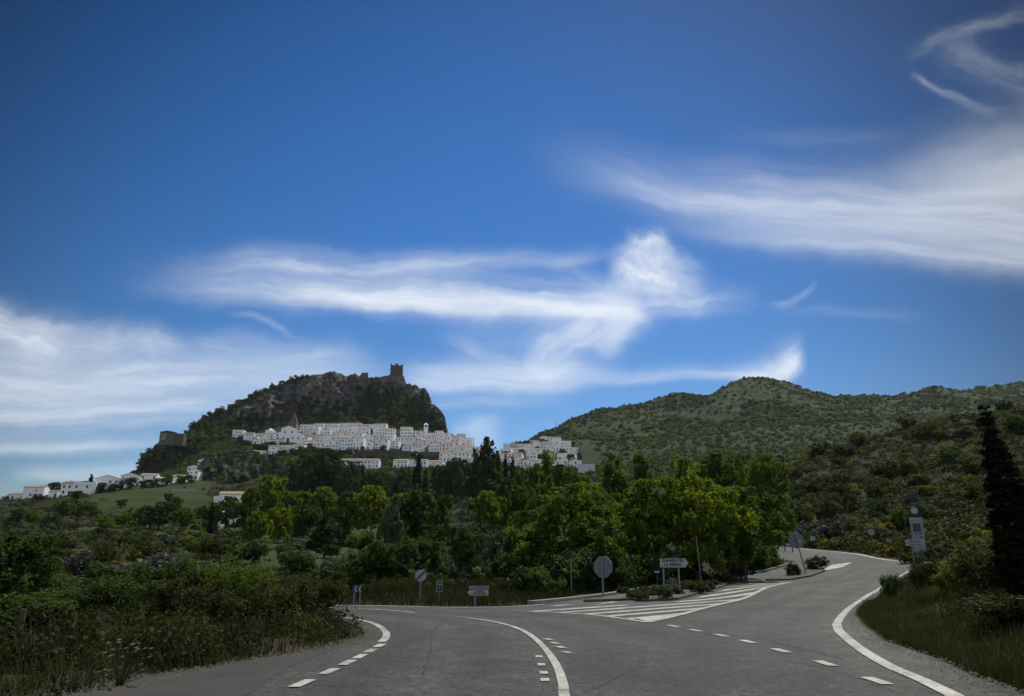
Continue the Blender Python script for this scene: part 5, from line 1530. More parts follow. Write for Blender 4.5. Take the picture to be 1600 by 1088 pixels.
# trees and gardens among the houses
for i, (px, py, h, w) in enumerate([(374, 694, 9, 5), (383, 699, 7, 8), (402, 704, 6, 8), (414, 703, 7, 8), (425, 700, 6, 6), (396, 716, 6, 9), (440, 716, 7, 9), (458, 712, 6, 8), (470, 710, 7, 8), (478, 714, 8, 9), (495, 712, 7, 8), (512, 714, 7, 9), (530, 716, 6, 9), (545, 712, 7, 7), (566, 706, 5, 5), (598, 706, 6, 6), (622, 714, 6, 6), (646, 716, 6, 8), (660, 722, 6, 8), (676, 724, 6, 8), (600, 722, 7, 9), (578, 722, 6, 9), (720, 700, 6, 7), (733, 707, 6, 8), (744, 712, 6, 8), (815, 712, 6, 7), (812, 700, 7, 9), (825, 699, 7, 9), (850, 697, 7, 9), (835, 719, 6, 9), (880, 712, 6, 7), (790, 716, 6, 6), (905, 716, 6, 7), (225, 763, 5, 6), (188, 765, 5, 5), (262, 757, 6, 7), (282, 756, 5, 6), (318, 748, 7, 10), (330, 742, 7, 9), (296, 755, 5, 6), (800, 725, 6, 7), (822, 728, 6, 8), (846, 722, 7, 8), (858, 714, 6, 7), (870, 728, 7, 8), (890, 722, 7, 8), (862, 733, 7, 9), (895, 700, 6, 8), (840, 706, 5, 6), (795, 738, 7, 9), (155, 769, 5, 7), (176, 767, 4, 6), (204, 763, 6, 7), (240, 761, 5, 7), (492, 684, 4, 5), (538, 684, 4, 5), (580, 676, 4, 5), (612, 696, 4, 5), (648, 690, 4, 5), (688, 700, 4, 5), (706, 692, 4, 5), (715, 716, 5, 6), (738, 722, 5, 7), (520, 694, 4, 5), (560, 690, 4, 5), (632, 702, 4, 6), (670, 708, 4, 5), (120, 779, 4, 7), (60, 783, 4, 6)]):
    X, Y, Z = ground_at(px, py)
    plant(hr.choice(['mid_dark', 'mid_green', 'mid_dark']), X, Y, Z - 0.3, h, w, 'garden_tree', 'small dark garden tree standing among the white village houses', 'tree', 'garden trees of the village')
# ------------------------------------------------------------------ signs and posts
MAT['galv'] = plain('galvanised_steel', (0.20, 0.21, 0.22), 0.5, 0.15, 4, metal=0.6)
MAT['sign_back'] = plain('sign_back_grey', (0.17, 0.18, 0.20), 0.6, 0.12, 3, metal=0.2)
MAT['sign_white'] = plain('sign_white', (0.34, 0.34, 0.325), 0.6, 0.15, 6)
MAT['sign_black'] = plain('sign_black', (0.02, 0.02, 0.02), 0.5, 0.1)
MAT['sign_red'] = plain('sign_red', (0.2, 0.03, 0.03), 0.5, 0.1)
MAT['sign_blue'] = plain('sign_blue', (0.02, 0.04, 0.11), 0.5, 0.1)
MAT['sign_green'] = plain('sign_green', (0.015, 0.065, 0.04), 0.5, 0.1)
MAT['sign_orange'] = plain('sign_orange', (0.16, 0.07, 0.025), 0.5, 0.1)
MAT['grey_bar'] = plain('grey_bar', (0.05, 0.05, 0.055), 0.5, 0.1)
MAT['totem'] = plain('totem_panel', (0.20, 0.24, 0.25), 0.5, 0.06)
MAT['old_wood'] = plain('weathered_wood', (0.10, 0.08, 0.06), 0.9, 0.3, 5, bump=0.5)

def letters(name, text, size, loc, mat, parent, align='CENTER', rot=(R(90), 0, 0), bold=0.0, fit=None):
    cu = bpy.data.curves.new(name, 'FONT'); cu.body = text; cu.size = size; cu.align_x = align; cu.align_y = 'CENTER'; cu.extrude = 0.003; cu.offset = bold
    cu.space_line = 0.95; cu.resolution_u = 3
    t = bpy.data.objects.new(name, cu); COL.objects.link(t)
    dg = bpy.context.evaluated_depsgraph_get(); me = bpy.data.meshes.new_from_object(t.evaluated_get(dg))
    bpy.data.objects.remove(t); bpy.data.curves.remove(cu)
    if fit is not None:
        xs = [v.co.x for v in me.vertices]; k = fit / (max(xs) - min(xs)); mid = (max(xs) + min(xs)) / 2
        for v in me.vertices: v.co.x = (v.co.x - mid) * k
    me.materials.clear(); me.materials.append(mat)
    o = link(name, me, parent, loc); o.rotation_euler = rot
    return o

def disc(mb, r, y0, y1, z, n=28, x=0):
    mb.prism([(x + r * math.sin(2*math.pi*k/n), z + r * math.cos(2*math.pi*k/n)) for k in range(n)], y0, y1)
def pole(e, h, r=0.035, x=0, y=0.03, name='pole', mat='galv', below=0.4):
    mb = MB(); mb.tube([(x, y, -below), (x, y, h)], r, 10); return mb.build(name, MAT[mat], e)
def facing(X, Y, extra=0.0):
    """turn so that the local -Y side looks back at the driver"""
    return -math.atan2(X, Y) + extra

# octagonal sign seen from behind
X, Y, Z = ground_at(943.5, 937)
s = Y / F
e = empty('stop_sign', (X, Y, Z + 0.1), facing(X, Y, -0.5), 'octagonal sign seen from behind on a grey pole at the island tip', 'road sign')
tz = 62 * s - 0.1
pole(e, tz - 0.02, 0.04, 0, -0.045)
r = 0.45; mb = MB(); c_ = tz - r
mb.prism([(r / math.cos(R(22.5)) * math.sin(R(22.5 + 45*k)), c_ + r / math.cos(R(22.5)) * math.cos(R(22.5 + 45*k))) for k in range(8)], 0.0, 0.035)
pl = mb.build('plate', MAT['sign_back'], e, bevel=0.006)
mb = MB(); mb.prism([((r+.004) / math.cos(R(22.5)) * math.sin(R(22.5 + 45*k)), c_ + (r+.004) / math.cos(R(22.5)) * math.cos(R(22.5 + 45*k))) for k in range(8)], 0.036, 0.04); mb.build('face', MAT['sign_red'], pl)
letters('lettering', 'STOP', 0.3, (0, 0.043, c_), MAT['sign_white'], pl, rot=(R(90), 0, R(180)))
mb = MB(); mb.box(-0.2, 0.2, -0.012, -0.003, c_ + 0.18, c_ + 0.24); mb.box(-0.2, 0.2, -0.012, -0.003, c_ - 0.24, c_ - 0.18); mb.build('bracket', MAT['galv'], e)

# village direction arrow
X, Y, Z = ground_at(1056, 932); s = Y / F
e = empty('direction_sign', (X, Y, Z + 0.05), facing(X, Y, 0.12), 'white arrow sign pointing right to the village on two grey legs', 'road sign')
w_ = 45 * s; hh = 14.5 * s; zt = 53.5 * s; zc = zt - hh / 2
x0 = -w_ / 2 + 0.3 * s * 3; x1 = w_ / 2
def arrow_right(x0, x1, zc, h, cut):
    return [(x0, zc - h/2), (x1 - cut, zc - h/2), (x1, zc), (x1 - cut, zc + h/2), (x0, zc + h/2)]
mb = MB(); mb.prism(arrow_right(x0, x1, zc, hh, 5.5 * s), -0.02, 0.02); pl = mb.build('panel', MAT['sign_black'], e)
b = 0.022
mb = MB(); mb.prism(arrow_right(x0 + b, x1 - b * 1.4, zc, hh - 2 * b, 5.0 * s), -0.024, -0.0205); mb.build('face', MAT['sign_white'], pl)
letters('lettering', 'ZAHARA DE\nLA SIERRA', hh * 0.44, ((x0 + x1) / 2 - 2.6 * s, -0.028, zc + 0.01), MAT['sign_black'], pl, bold=0.006, fit=(x1 - x0) * 0.72)
for q in (-0.47, 0.16):
    mb = MB(); mb.box(-0.04, 0.04, 0.022, 0.10, -0.4, zt - 0.05); o = mb.build('leg', MAT['galv'], e); o.location = (q * w_ * 0.8 + 0.02, 0, 0)

# leaning round sign seen from behind
x, y, z = stand(1259, 56.5, 895); s = y / F
e = empty('round_sign', (x, y, z + 0.1), facing(x, y, 0.35), 'round dark sign seen from behind on a bent leaning pole', 'road sign')
hp = 61 * s
e.rotation_euler = (0.04, -0.20, facing(x, y, 0.30))
pole(e, hp - 0.06, 0.045, 0, -0.05)
mb = MB(); disc(mb, 0.56, 0.0, 0.03, hp - 0.56); pl = mb.build('plate', MAT['sign_back'], e, bevel=0.006)
mb = MB(); disc(mb, 0.565, 0.031, 0.035, hp - 0.56); mb.build('face', MAT['sign_blue'], pl)
mb = MB(); disc(mb, 0.10, -0.012, -0.002, hp - 0.66, 14, 0.2); mb.build('sticker', MAT['sign_white'], pl)

# end of restrictions sign
X, Y, Z = stand(656.5, 30.5, 930); s = Y / F
e = empty('round_sign', (X, Y, Z), facing(X, Y), 'round white sign with dark diagonal bar on a thin pole', 'road sign')
zc = CAMZ + uv(656.5, 899.5)[1] * Y - Z; r = 8.6 * s
pole(e, zc + r * 0.7, 0.03)
mb = MB(); disc(mb, r, -0.015, 0.0, zc); pl = mb.build('plate', MAT['sign_white'], e)
mb = MB(); n = 36; rr = r - 0.012
V = []
mb.prism([(-rr*0.82, zc - rr*0.56), (-rr*0.56, zc - rr*0.82), (rr*0.82, zc + rr*0.56), (rr*0.56, zc + rr*0.82)], -0.02, -0.0155); mb.build('diagonal_bar', MAT['grey_bar'], pl)
# green route marker
X, Y, Z = stand(686.5, 30, 930); s = Y / F
e = empty('route_marker', (X, Y, Z), facing(X, Y), 'small green marker sign with orange band on a short post', 'road sign')
zt = CAMZ + uv(686, 906)[1] * Y - Z; zb = CAMZ + uv(686, 925)[1] * Y - Z; wk = 4.6 * s
pole(e, zt - 0.05, 0.022)
mb = MB(); mb.box(-wk, wk, -0.012, 0.0, zb, zt); pl = mb.build('panel', MAT['sign_white'], e)
hm_ = zt - zb
mb = MB(); mb.box(-wk*0.84, wk*0.84, -0.016, -0.0125, zb + hm_*0.05, zb + hm_*0.56); mb.build('green_field', MAT['sign_green'], pl)
mb = MB(); mb.box(-wk*0.84, wk*0.84, -0.016, -0.0125, zb + hm_*0.84, zb + hm_*0.97); mb.build('green_field', MAT['sign_green'], pl)
mb = MB(); mb.box(-wk*0.84, wk*0.84, -0.016, -0.0125, zb + hm_*0.62, zb + hm_*0.80); mb.build('orange_band', MAT['sign_orange'], pl)
letters('lettering', '1', hm_*0.34, (0, -0.019, zb + hm_*0.29), MAT['sign_white'], pl)
# pair of arrows pointing left
X, Y, Z = stand(742, 28.6, 938); s = Y / F
e = empty('direction_sign', (X, Y, Z), facing(X, Y), 'pair of white arrow panels pointing left, one above the other', 'road sign')
def zz(py): return CAMZ + uv(746, py)[1] * Y - Z
def xx(px): return (px - 742) * s
pole(e, zz(917), 0.035)
def arrow_left(x0, x1, z0, z1, cut):
    zc = (z0 + z1) / 2
    return [(x0, zc), (x0 + cut, z0), (x1, z0), (x1, z1), (x0 + cut, z1)]
b = 0.7 * s
for (pa, pb, pc, pd, txt, sz) in ((731.5, 763, 915.3, 920.8, 'A.R.A. BODEGUETA', 0.62), (729.5, 762.5, 921.2, 931, 'RONDA\nGRAZALEMA', 0.36)):
    z0, z1 = zz(pd), zz(pc); c = (z1 - z0) * (0.45 if pd > 925 else 0.4)
    mb = MB(); mb.prism(arrow_left(xx(pa), xx(pb), z0, z1, c), -0.02, -0.002); pl = mb.build('panel', MAT['sign_black'], e)
    mb = MB(); mb.prism(arrow_left(xx(pa) + b*1.3, xx(pb) - b*0.6, z0 + b*0.6, z1 - b*0.6, c), -0.024, -0.0205); mb.build('face', MAT['sign_white'], pl)
    letters('lettering', txt, (z1 - z0) * sz, (xx(pa) * 0.4 + xx(pb) * 0.6 if pd > 925 else xx(pa)*.46 + xx(pb)*.54, -0.027, (z0 + z1) / 2), MAT['sign_black'], pl, bold=0.003, fit=(xx(pb) - xx(pa)) * (0.8 if pd < 925 else 0.6))
# blue chevron
X, Y, Z = stand(558, 29.5, 930); s = Y / F
e = empty('chevron_sign', (X, Y, Z), facing(X, Y), 'small blue sign with two white chevrons pointing left', 'road sign')
zt = CAMZ + uv(558, 915.5)[1] * Y - Z; zb = CAMZ + uv(558, 925.5)[1] * Y - Z; wk = 7.0 * s; zc = (zt + zb) / 2; hh = (zt - zb) / 2
for q in (-0.6, 0.6):
    pole(e, zc, 0.03, q * wk, 0.035, 'leg')
mb = MB(); mb.box(-wk, wk, -0.015, 0.0, zb, zt); pl = mb.build('panel', MAT['sign_blue'], e)
for q in (-0.55, 0.35):
    mb = MB(); k = wk * 0.36
    for sg in (1, -1):
        V = [(q*wk - k*0.5, zc), (q*wk + k*0.5, zc), (q*wk + k*1.5, zc + sg*hh*0.98), (q*wk + k*0.5, zc + sg*hh*0.98)]
        mb.prism(V if sg < 0 else V[::-1], -0.02 - 0.002*(sg > 0), -0.0155)
    mb.build('chevron', MAT['sign_white'], pl)
# triangle and speed limit by the right road
X, Y, Z = stand(1366, 72, 868); s = Y / F
e = empty('warning_sign', (X, Y, Z), facing(X, Y), 'red triangle hump sign above a round limit sign by the right road', 'road sign')
def zz(py): return CAMZ + uv(1366, py)[1] * Y - Z
pole(e, zz(820), 0.035)
mb = MB(); zt, zb, wt = zz(816.5), zz(826.3), 6.4 * s
mb.prism([(-wt, zb), (wt, zb), (0, zt)], -0.015, 0.0); pl = mb.build('triangle_plate', MAT['sign_red'], e)
mb = MB(); mb.prism([(-wt*.72, zb + 0.09), (wt*.72, zb + 0.09), (0, zt - 0.15)], -0.02, -0.0155); mb.build('face', MAT['sign_white'], pl)
mb = MB(); mb.prism([(wt*.42*math.cos(a), zb + 0.11 + wt*.24*math.sin(a)) for a in np.linspace(0, math.pi, 12)], -0.024, -0.0205); mb.build('hump', MAT['sign_black'], pl)
mb = MB(); zc = zz(832); disc(mb, 5.4 * s, -0.015, 0.0, zc); pl = mb.build('round_plate', MAT['sign_red'], e)
mb = MB(); disc(mb, 4.3 * s, -0.02, -0.0155, zc); mb.build('face', MAT['sign_white'], pl)
letters('lettering', '30', 5.0 * s, (0, -0.023, zc), MAT['sign_black'], pl, bold=0.004)
# information totem
X, Y, Z = stand(1438, 63, 862); s = Y / F
e = empty('information_totem', (X, Y, Z), facing(X, Y, 0.05), 'tall pale information totem with dark window and white star emblem', 'sign')
def zz(py): return CAMZ + uv(1438, py)[1] * Y - Z
w_ = 8.8 * s
mb = MB(); mb.box(-w_, w_, 0, 0.25, -0.3, zz(810)); pl = mb.build('panel', MAT['totem'], e, bevel=0.02)
mb = MB(); mb.box(-w_*0.62, w_*0.58, -0.012, -0.002, zz(831), zz(818)); mb.build('window', MAT['grey_bar'], pl)
mb = MB(); mb.box(-w_*1.03, w_*1.03, -0.02, -0.003, zz(811.5), zz(809)); mb.build('trim', MAT['sign_white'], pl)
for a, b_, c in ((-0.25, 833.5, 1.3), (0.45, 833.8, 1.7), (0.45, 839.5, 1.5)):
    mb = MB(); mb.box(a*w_ - c*s, a*w_ + c*s, -0.012, -0.002, zz(b_ + 1.2), zz(b_ - 1.0)); mb.build('pictogram', MAT['grey_bar'], pl)
mb = MB(); mb.box(-w_*0.98, w_*0.98, 0.02, 0.22, zz(809), zz(799)); hd = mb.build('header', MAT['sign_black'], e)
mb = MB(); zc = zz(798); n = 16
mb.prism([((5.6 if k % 2 == 0 else 4.3) * s * math.sin(2*math.pi*k/n) - 0.4*s, zc + (6.0 if k % 2 == 0 else 4.6) * s * math.cos(2*math.pi*k/n)) for k in range(n)], -0.03, 0.018); em = mb.build('emblem', MAT['sign_white'], hd)
mb = MB(); mb.box(-0.9*s, 0.6*s, -0.036, -0.031, zc + 2*s, zc + 3.3*s); mb.build('emblem_mark', MAT['sign_black'], em)
# small arrow pair before the totem
X, Y, Z = stand(1433, 58.5, 872); s = Y / F
e = empty('direction_sign', (X, Y, Z), facing(X, Y), 'small pale double arrow sign standing before the information totem', 'road sign')
def zz(py): return CAMZ + uv(1433, py)[1] * Y - Z
for q in (-5, 7): pole(e, zz(844), 0.035, q * s, 0.035, 'leg')
for pc, pd in ((843.3, 848.6), (849.4, 853.2)):
    z0, z1 = zz(pd), zz(pc)
    mb = MB(); mb.prism(arrow_left(-14*s, 12.5*s, z0, z1, 2*s), -0.02, 0); pl = mb.build('panel', MAT['sign_white'], e)
    mb = MB(); mb.box(-8*s, 8*s, -0.024, -0.0205, z0 + (z1-z0)*0.36, z0 + (z1-z0)*0.62); mb.build('text_line', MAT['grey_bar'], pl)
# bare poles, posts, rails
X, Y, Z = stand(1097, 46, 915); zt = CAMZ + uv(1092, 838)[1] * Y - Z
mb = MB(); mb.tube([(0, 0, -0.4), (-0.19 * 46 / 50, 0, zt)], 0.03, 8); tag(mb.build('pole', MAT['galv'], None, (X, Y, Z)), 'tall thin bare pole right of the white arrow sign', 'pole')
X, Y, Z = stand(893, 38.5, 930); zt = CAMZ + uv(893, 880)[1] * Y - Z
mb = MB(); mb.tube([(0, 0, -0.4), (0, 0, zt)], 0.04, 8); tag(mb.build('pole', MAT['galv'], None, (X, Y, Z)), 'short bare pole left of the octagonal sign', 'pole')
X, Y, Z = stand(22, 14, 1030); zt = CAMZ + uv(24, 952)[1] * Y - Z
mb = MB(); mb.tube([(0, 0, -0.4), (0.01, 0, zt * 0.5), (0.03, 0, zt)], [0.06, 0.055, 0.05], 9); tag(mb.build('wooden_post', MAT['old_wood'], None, (X, Y, Z)), 'dark wooden post in the left verge near the frame edge', 'post')
# guard rail at the far mouth of the slip lane
def rail(pts, label, h0=0.45, h1=0.75, posts=True):
    e = empty('guard_rail', pts[0], 0, label, 'guard rail'); mb = MB(); o = Vector(pts[0])
    for a, b in zip(pts[:-1], pts[1:]):
        a = Vector(a) - o; b = Vector(b) - o; d = (b - a).normalized(); n_ = Vector((d.y, -d.x, 0)) * 0.05
        prof = [(0, h0), (1, h0 + 0.07), (0.2, (h0 + h1)/2), (1, h1 - 0.07), (0, h1)]
        V = [a + n_*q + Vector((0, 0, z)) for q, z in prof] + [b + n_*q + Vector((0, 0, z)) for q, z in prof]
        V += [p - n_*0.15 for p in V]
        mb.add(V, [(k, k+1, 5+k+1, 5+k) for k in range(4)] + [(10+k, 15+k, 15+k+1, 10+k+1) for k in range(4)] + [(0, 5, 15, 10), (4, 14, 19, 9)])
    mb.build('beam', MAT['sign_white'], e)
    if posts:
        for p in pts:
            q = MB(); q.box(-0.05, 0.05, 0.02, 0.14, -0.4, h1 - 0.05); c = q.build('post', MAT['galv'], e); c.location = Vector(p) - o
    return e
rail([stand(1216, 84), stand(1226, 82), stand(1238, 79)], 'short white guard rail behind the leaning round sign')
rail([stand(530, 92, 826), stand(540, 92, 826)], 'leftmost bit of white rail seen between the valley trees', 0.6, 0.9)
rail([stand(572, 96, 826), stand(600, 97, 827), stand(606, 97.5, 827)], 'middle length of white rail seen between the valley trees', 0.6, 0.9)
rail([stand(687, 100, 833), stand(698, 100, 833)], 'rightmost bit of white rail seen between the valley trees', 0.6, 0.9)
# little board on a wire fence beyond the right road
X, Y, Z = stand(1271, 84, 852)
e = empty('notice_board', (X, Y, Z), facing(X, Y), 'small grey board on a low stake across the right road', 'sign')
pole(e, 1.2, 0.04, 0, 0.04, 'stake', 'old_wood')
mb = MB(); mb.box(-0.25, 0.25, -0.02, 0.0, 0.75, 1.2); mb.build('board', MAT['sign_white'], e)
X, Y, Z = stand(1028, 41, 925); zt = CAMZ + uv(1028, 894)[1] * Y - Z
e = empty('marker_board', (X, Y, Z), facing(X, Y), 'tiny white marker board in the shade left of the arrow sign', 'sign')
pole(e, zt, 0.02, 0, 0.03, 'stake', 'old_wood')
mb = MB(); mb.box(-0.13, 0.13, -0.02, 0.0, zt - 0.04, zt + 0.05); mb.build('board', MAT['sign_white'], e)
# ------------------------------------------------------------------ sun, sky and clouds
SUN_EL, SUN_AZ = R(57), R(36)     # azimuth clockwise from straight ahead (+Y)
sl = bpy.data.lights.new('sun', 'SUN'); sl.energy = 3.6; sl.angle = R(0.5); sl.color = (1.0, 0.955, 0.88)
so = bpy.data.objects.new('sun', sl); COL.objects.link(so)
d = Vector((math.sin(SUN_AZ) * math.cos(SUN_EL), math.cos(SUN_AZ) * math.cos(SUN_EL), math.sin(SUN_EL)))
so.rotation_euler = d.to_track_quat('Z', 'Y').to_euler(); so.location = d * 100

w = bpy.data.worlds.new('World'); scene.world = w; w.use_nodes = True
nt = NT(w); bg = nt.n['Background']
sky = nt.new('ShaderNodeTexSky'); sky.sky_type = 'NISHITA'; sky.sun_disc = False
sky.sun_elevation = SUN_EL; sky.sun_rotation = SUN_AZ
sky.altitude = 400; sky.air_density = 1.0; sky.dust_density = 0.25; sky.ozone_density = 2.0
tc = nt.new('ShaderNodeTexCoord'); sx = nt.new('ShaderNodeSeparateXYZ'); nt.link(tc.outputs['Generated'], sx.inputs[0])
yy = nt.math('MAXIMUM', sx.outputs[1], 0.02)
U = nt.math('DIVIDE', sx.outputs[0], yy); V_ = nt.math('DIVIDE', sx.outputs[2], yy)
frontm = nt.math('GREATER_THAN', sx.outputs[1], 0.03)
# slow wobble that bends every streak
cmb = nt.new('ShaderNodeCombineXYZ'); nt.link(U, cmb.inputs[0]); nt.link(V_, cmb.inputs[1])
wn = nt.new('ShaderNodeTexNoise'); wn.inputs['Scale'].default_value = 5.5; wn.inputs['Detail'].default_value = 5; wn.inputs['Roughness'].default_value = 0.55
nt.link(cmb.outputs[0], wn.inputs['Vector'])
ws = nt.new('ShaderNodeSeparateColor'); nt.link(wn.outputs['Color'], ws.inputs[0])
du = nt.math('MULTIPLY', nt.math('SUBTRACT', ws.outputs[0], 0.5), 1.0)
dv = nt.math('MULTIPLY', nt.math('SUBTRACT', ws.outputs[1], 0.5), 1.0)


def smst(x, a, b):
    nd = nt.new('ShaderNodeMapRange', interpolation_type='SMOOTHSTEP')
    nt.setin(nd.inputs['Value'], x); nd.inputs['From Min'].default_value = a; nd.inputs['From Max'].default_value = b
    return nd.outputs['Result']
GIN = ['U', 'V', 'DU', 'DV', 'AX', 'AY', 'CA', 'SA', 'IL', 'L', 'CURV', 'UP', 'DUP', 'DN', 'DDN', 'INT', 'FIB', 'WARP', 'F0', 'F1', 'S0', 'S1', 'SEED', 'ROUGH']
def streak_group():
    g = bpy.data.node_groups.new('cloud_streak', 'ShaderNodeTree')
    for n_ in GIN: g.interface.new_socket(n_, in_out='INPUT', socket_type='NodeSocketFloat')
    g.interface.new_socket('D', in_out='OUTPUT', socket_type='NodeSocketFloat')
    class H: node_tree = g
    q = NT(H)
    gi = q.new('NodeGroupInput'); go = q.new('NodeGroupOutput')
    I = {n_: gi.outputs[n_] for n_ in GIN}
    M = q.math
    def sm(x, lo, hi):
        nd = q.new('ShaderNodeMapRange', interpolation_type='SMOOTHSTEP')
        q.setin(nd.inputs['Value'], x); q.setin(nd.inputs['From Min'], lo); q.setin(nd.inputs['From Max'], hi)
        return nd.outputs['Result']
    uu = M('SUBTRACT', M('MULTIPLY_ADD', I['DU'], I['WARP'], I['U']), I['AX'])
    vv = M('SUBTRACT', M('MULTIPLY_ADD', I['DV'], I['WARP'], I['V']), I['AY'])
    s = M('MULTIPLY', M('MULTIPLY_ADD', uu, I['CA'], M('MULTIPLY', vv, I['SA'])), I['IL'])
    t = M('SUBTRACT', M('MULTIPLY', vv, I['CA']), M('MULTIPLY', uu, I['SA']))
    t = M('SUBTRACT', t, M('MULTIPLY', M('MULTIPLY', s, M('SUBTRACT', 1.0, s)), I['CURV']))
    hu = M('MAXIMUM', M('MULTIPLY_ADD', s, I['DUP'], I['UP']), 0.002)
    hd = M('MAXIMUM', M('MULTIPLY_ADD', s, I['DDN'], I['DN']), 0.002)
    r_ = M('ADD', M('DIVIDE', M('MAXIMUM', t, 0.0), hu), M('DIVIDE', M('MAXIMUM', M('MULTIPLY', t, -1.0), 0.0), hd))
    c2 = q.new('ShaderNodeCombineXYZ')
    q.link(M('MULTIPLY', M('MULTIPLY', s, I['L']), I['S0']), c2.inputs[0]); q.link(M('MULTIPLY', t, I['S1']), c2.inputs[1]); q.link(I['SEED'], c2.inputs[2])
    fn = q.noise(c2.outputs[0], 1.0, 4, 0.66)
    rr = M('MAXIMUM', M('MULTIPLY_ADD', M('SUBTRACT', fn, 0.5), I['ROUGH'], r_), 0.0)
    body = M('POWER', 2.718, M('MULTIPLY', M('MULTIPLY', rr, rr), -2.2))
    ends = M('MULTIPLY', sm(s, 0.0, I['F0']), sm(M('SUBTRACT', 1.0, s), 0.0, I['F1']))
    c3 = q.new('ShaderNodeCombineXYZ')
    q.link(M('MULTIPLY', M('MULTIPLY', s, I['L']), M('MULTIPLY', I['S0'], 2.2)), c3.inputs[0]); q.link(M('MULTIPLY', t, M('MULTIPLY', I['S1'], 3.2)), c3.inputs[1]); q.link(I['SEED'], c3.inputs[2])
    f2 = q.noise(c3.outputs[0], 1.0, 3, 0.6)
    fb = M('MULTIPLY', sm(fn, 0.28, 0.66), M('MULTIPLY_ADD', sm(f2, 0.28, 0.72), 0.8, 0.2))
    fib = M('ADD', M('SUBTRACT', 1.0, I['FIB']), M('MULTIPLY', fb, I['FIB']))
    q.link(M('MULTIPLY', M('MULTIPLY', body, ends), M('MULTIPLY', fib, I['INT'])), go.inputs['D'])
    return g
STREAK = streak_group()

def brush(p0, p1, up, dn, curv=0.0, inten=1.0, fibre=0.5, warp=0.06, fade0=0.25, fade1=0.25, up1=None, dn1=None, fs=(3.0, 26.0), rough=1.3, puff=False):
    """a cloud streak running from p0 to p1 (bearings given by places of the photo); thickness either side in photo pixels; bends by curv"""
    a = uv(*p0); b = uv(*p1)
    L = math.hypot(b[0]-a[0], b[1]-a[1])
    up1 = up if up1 is None else up1; dn1 = dn if dn1 is None else dn1
    nd = nt.new('ShaderNodeGroup'); nd.node_tree = STREAK
    val = dict(AX=a[0], AY=a[1], CA=(b[0]-a[0])/L, SA=(b[1]-a[1])/L, IL=1/L, L=L, CURV=4*curv/F, UP=up/F, DUP=(up1-up)/F, DN=dn/F, DDN=(dn1-dn)/F,
               INT=min(1.0, inten * 1.22), FIB=min(1.0, fibre * 1.05), WARP=warp, F0=fade0, F1=fade1, S0=fs[0], S1=fs[1], SEED=p0[0]*0.013+p1[1]*0.007, ROUGH=rough)
    for k, v in val.items(): nd.inputs[k].default_value = v
    for k, v in (('U', U), ('V', V_), ('DU', du), ('DV', dv)): nt.link(v, nd.inputs[k])
    return nd.outputs['D']

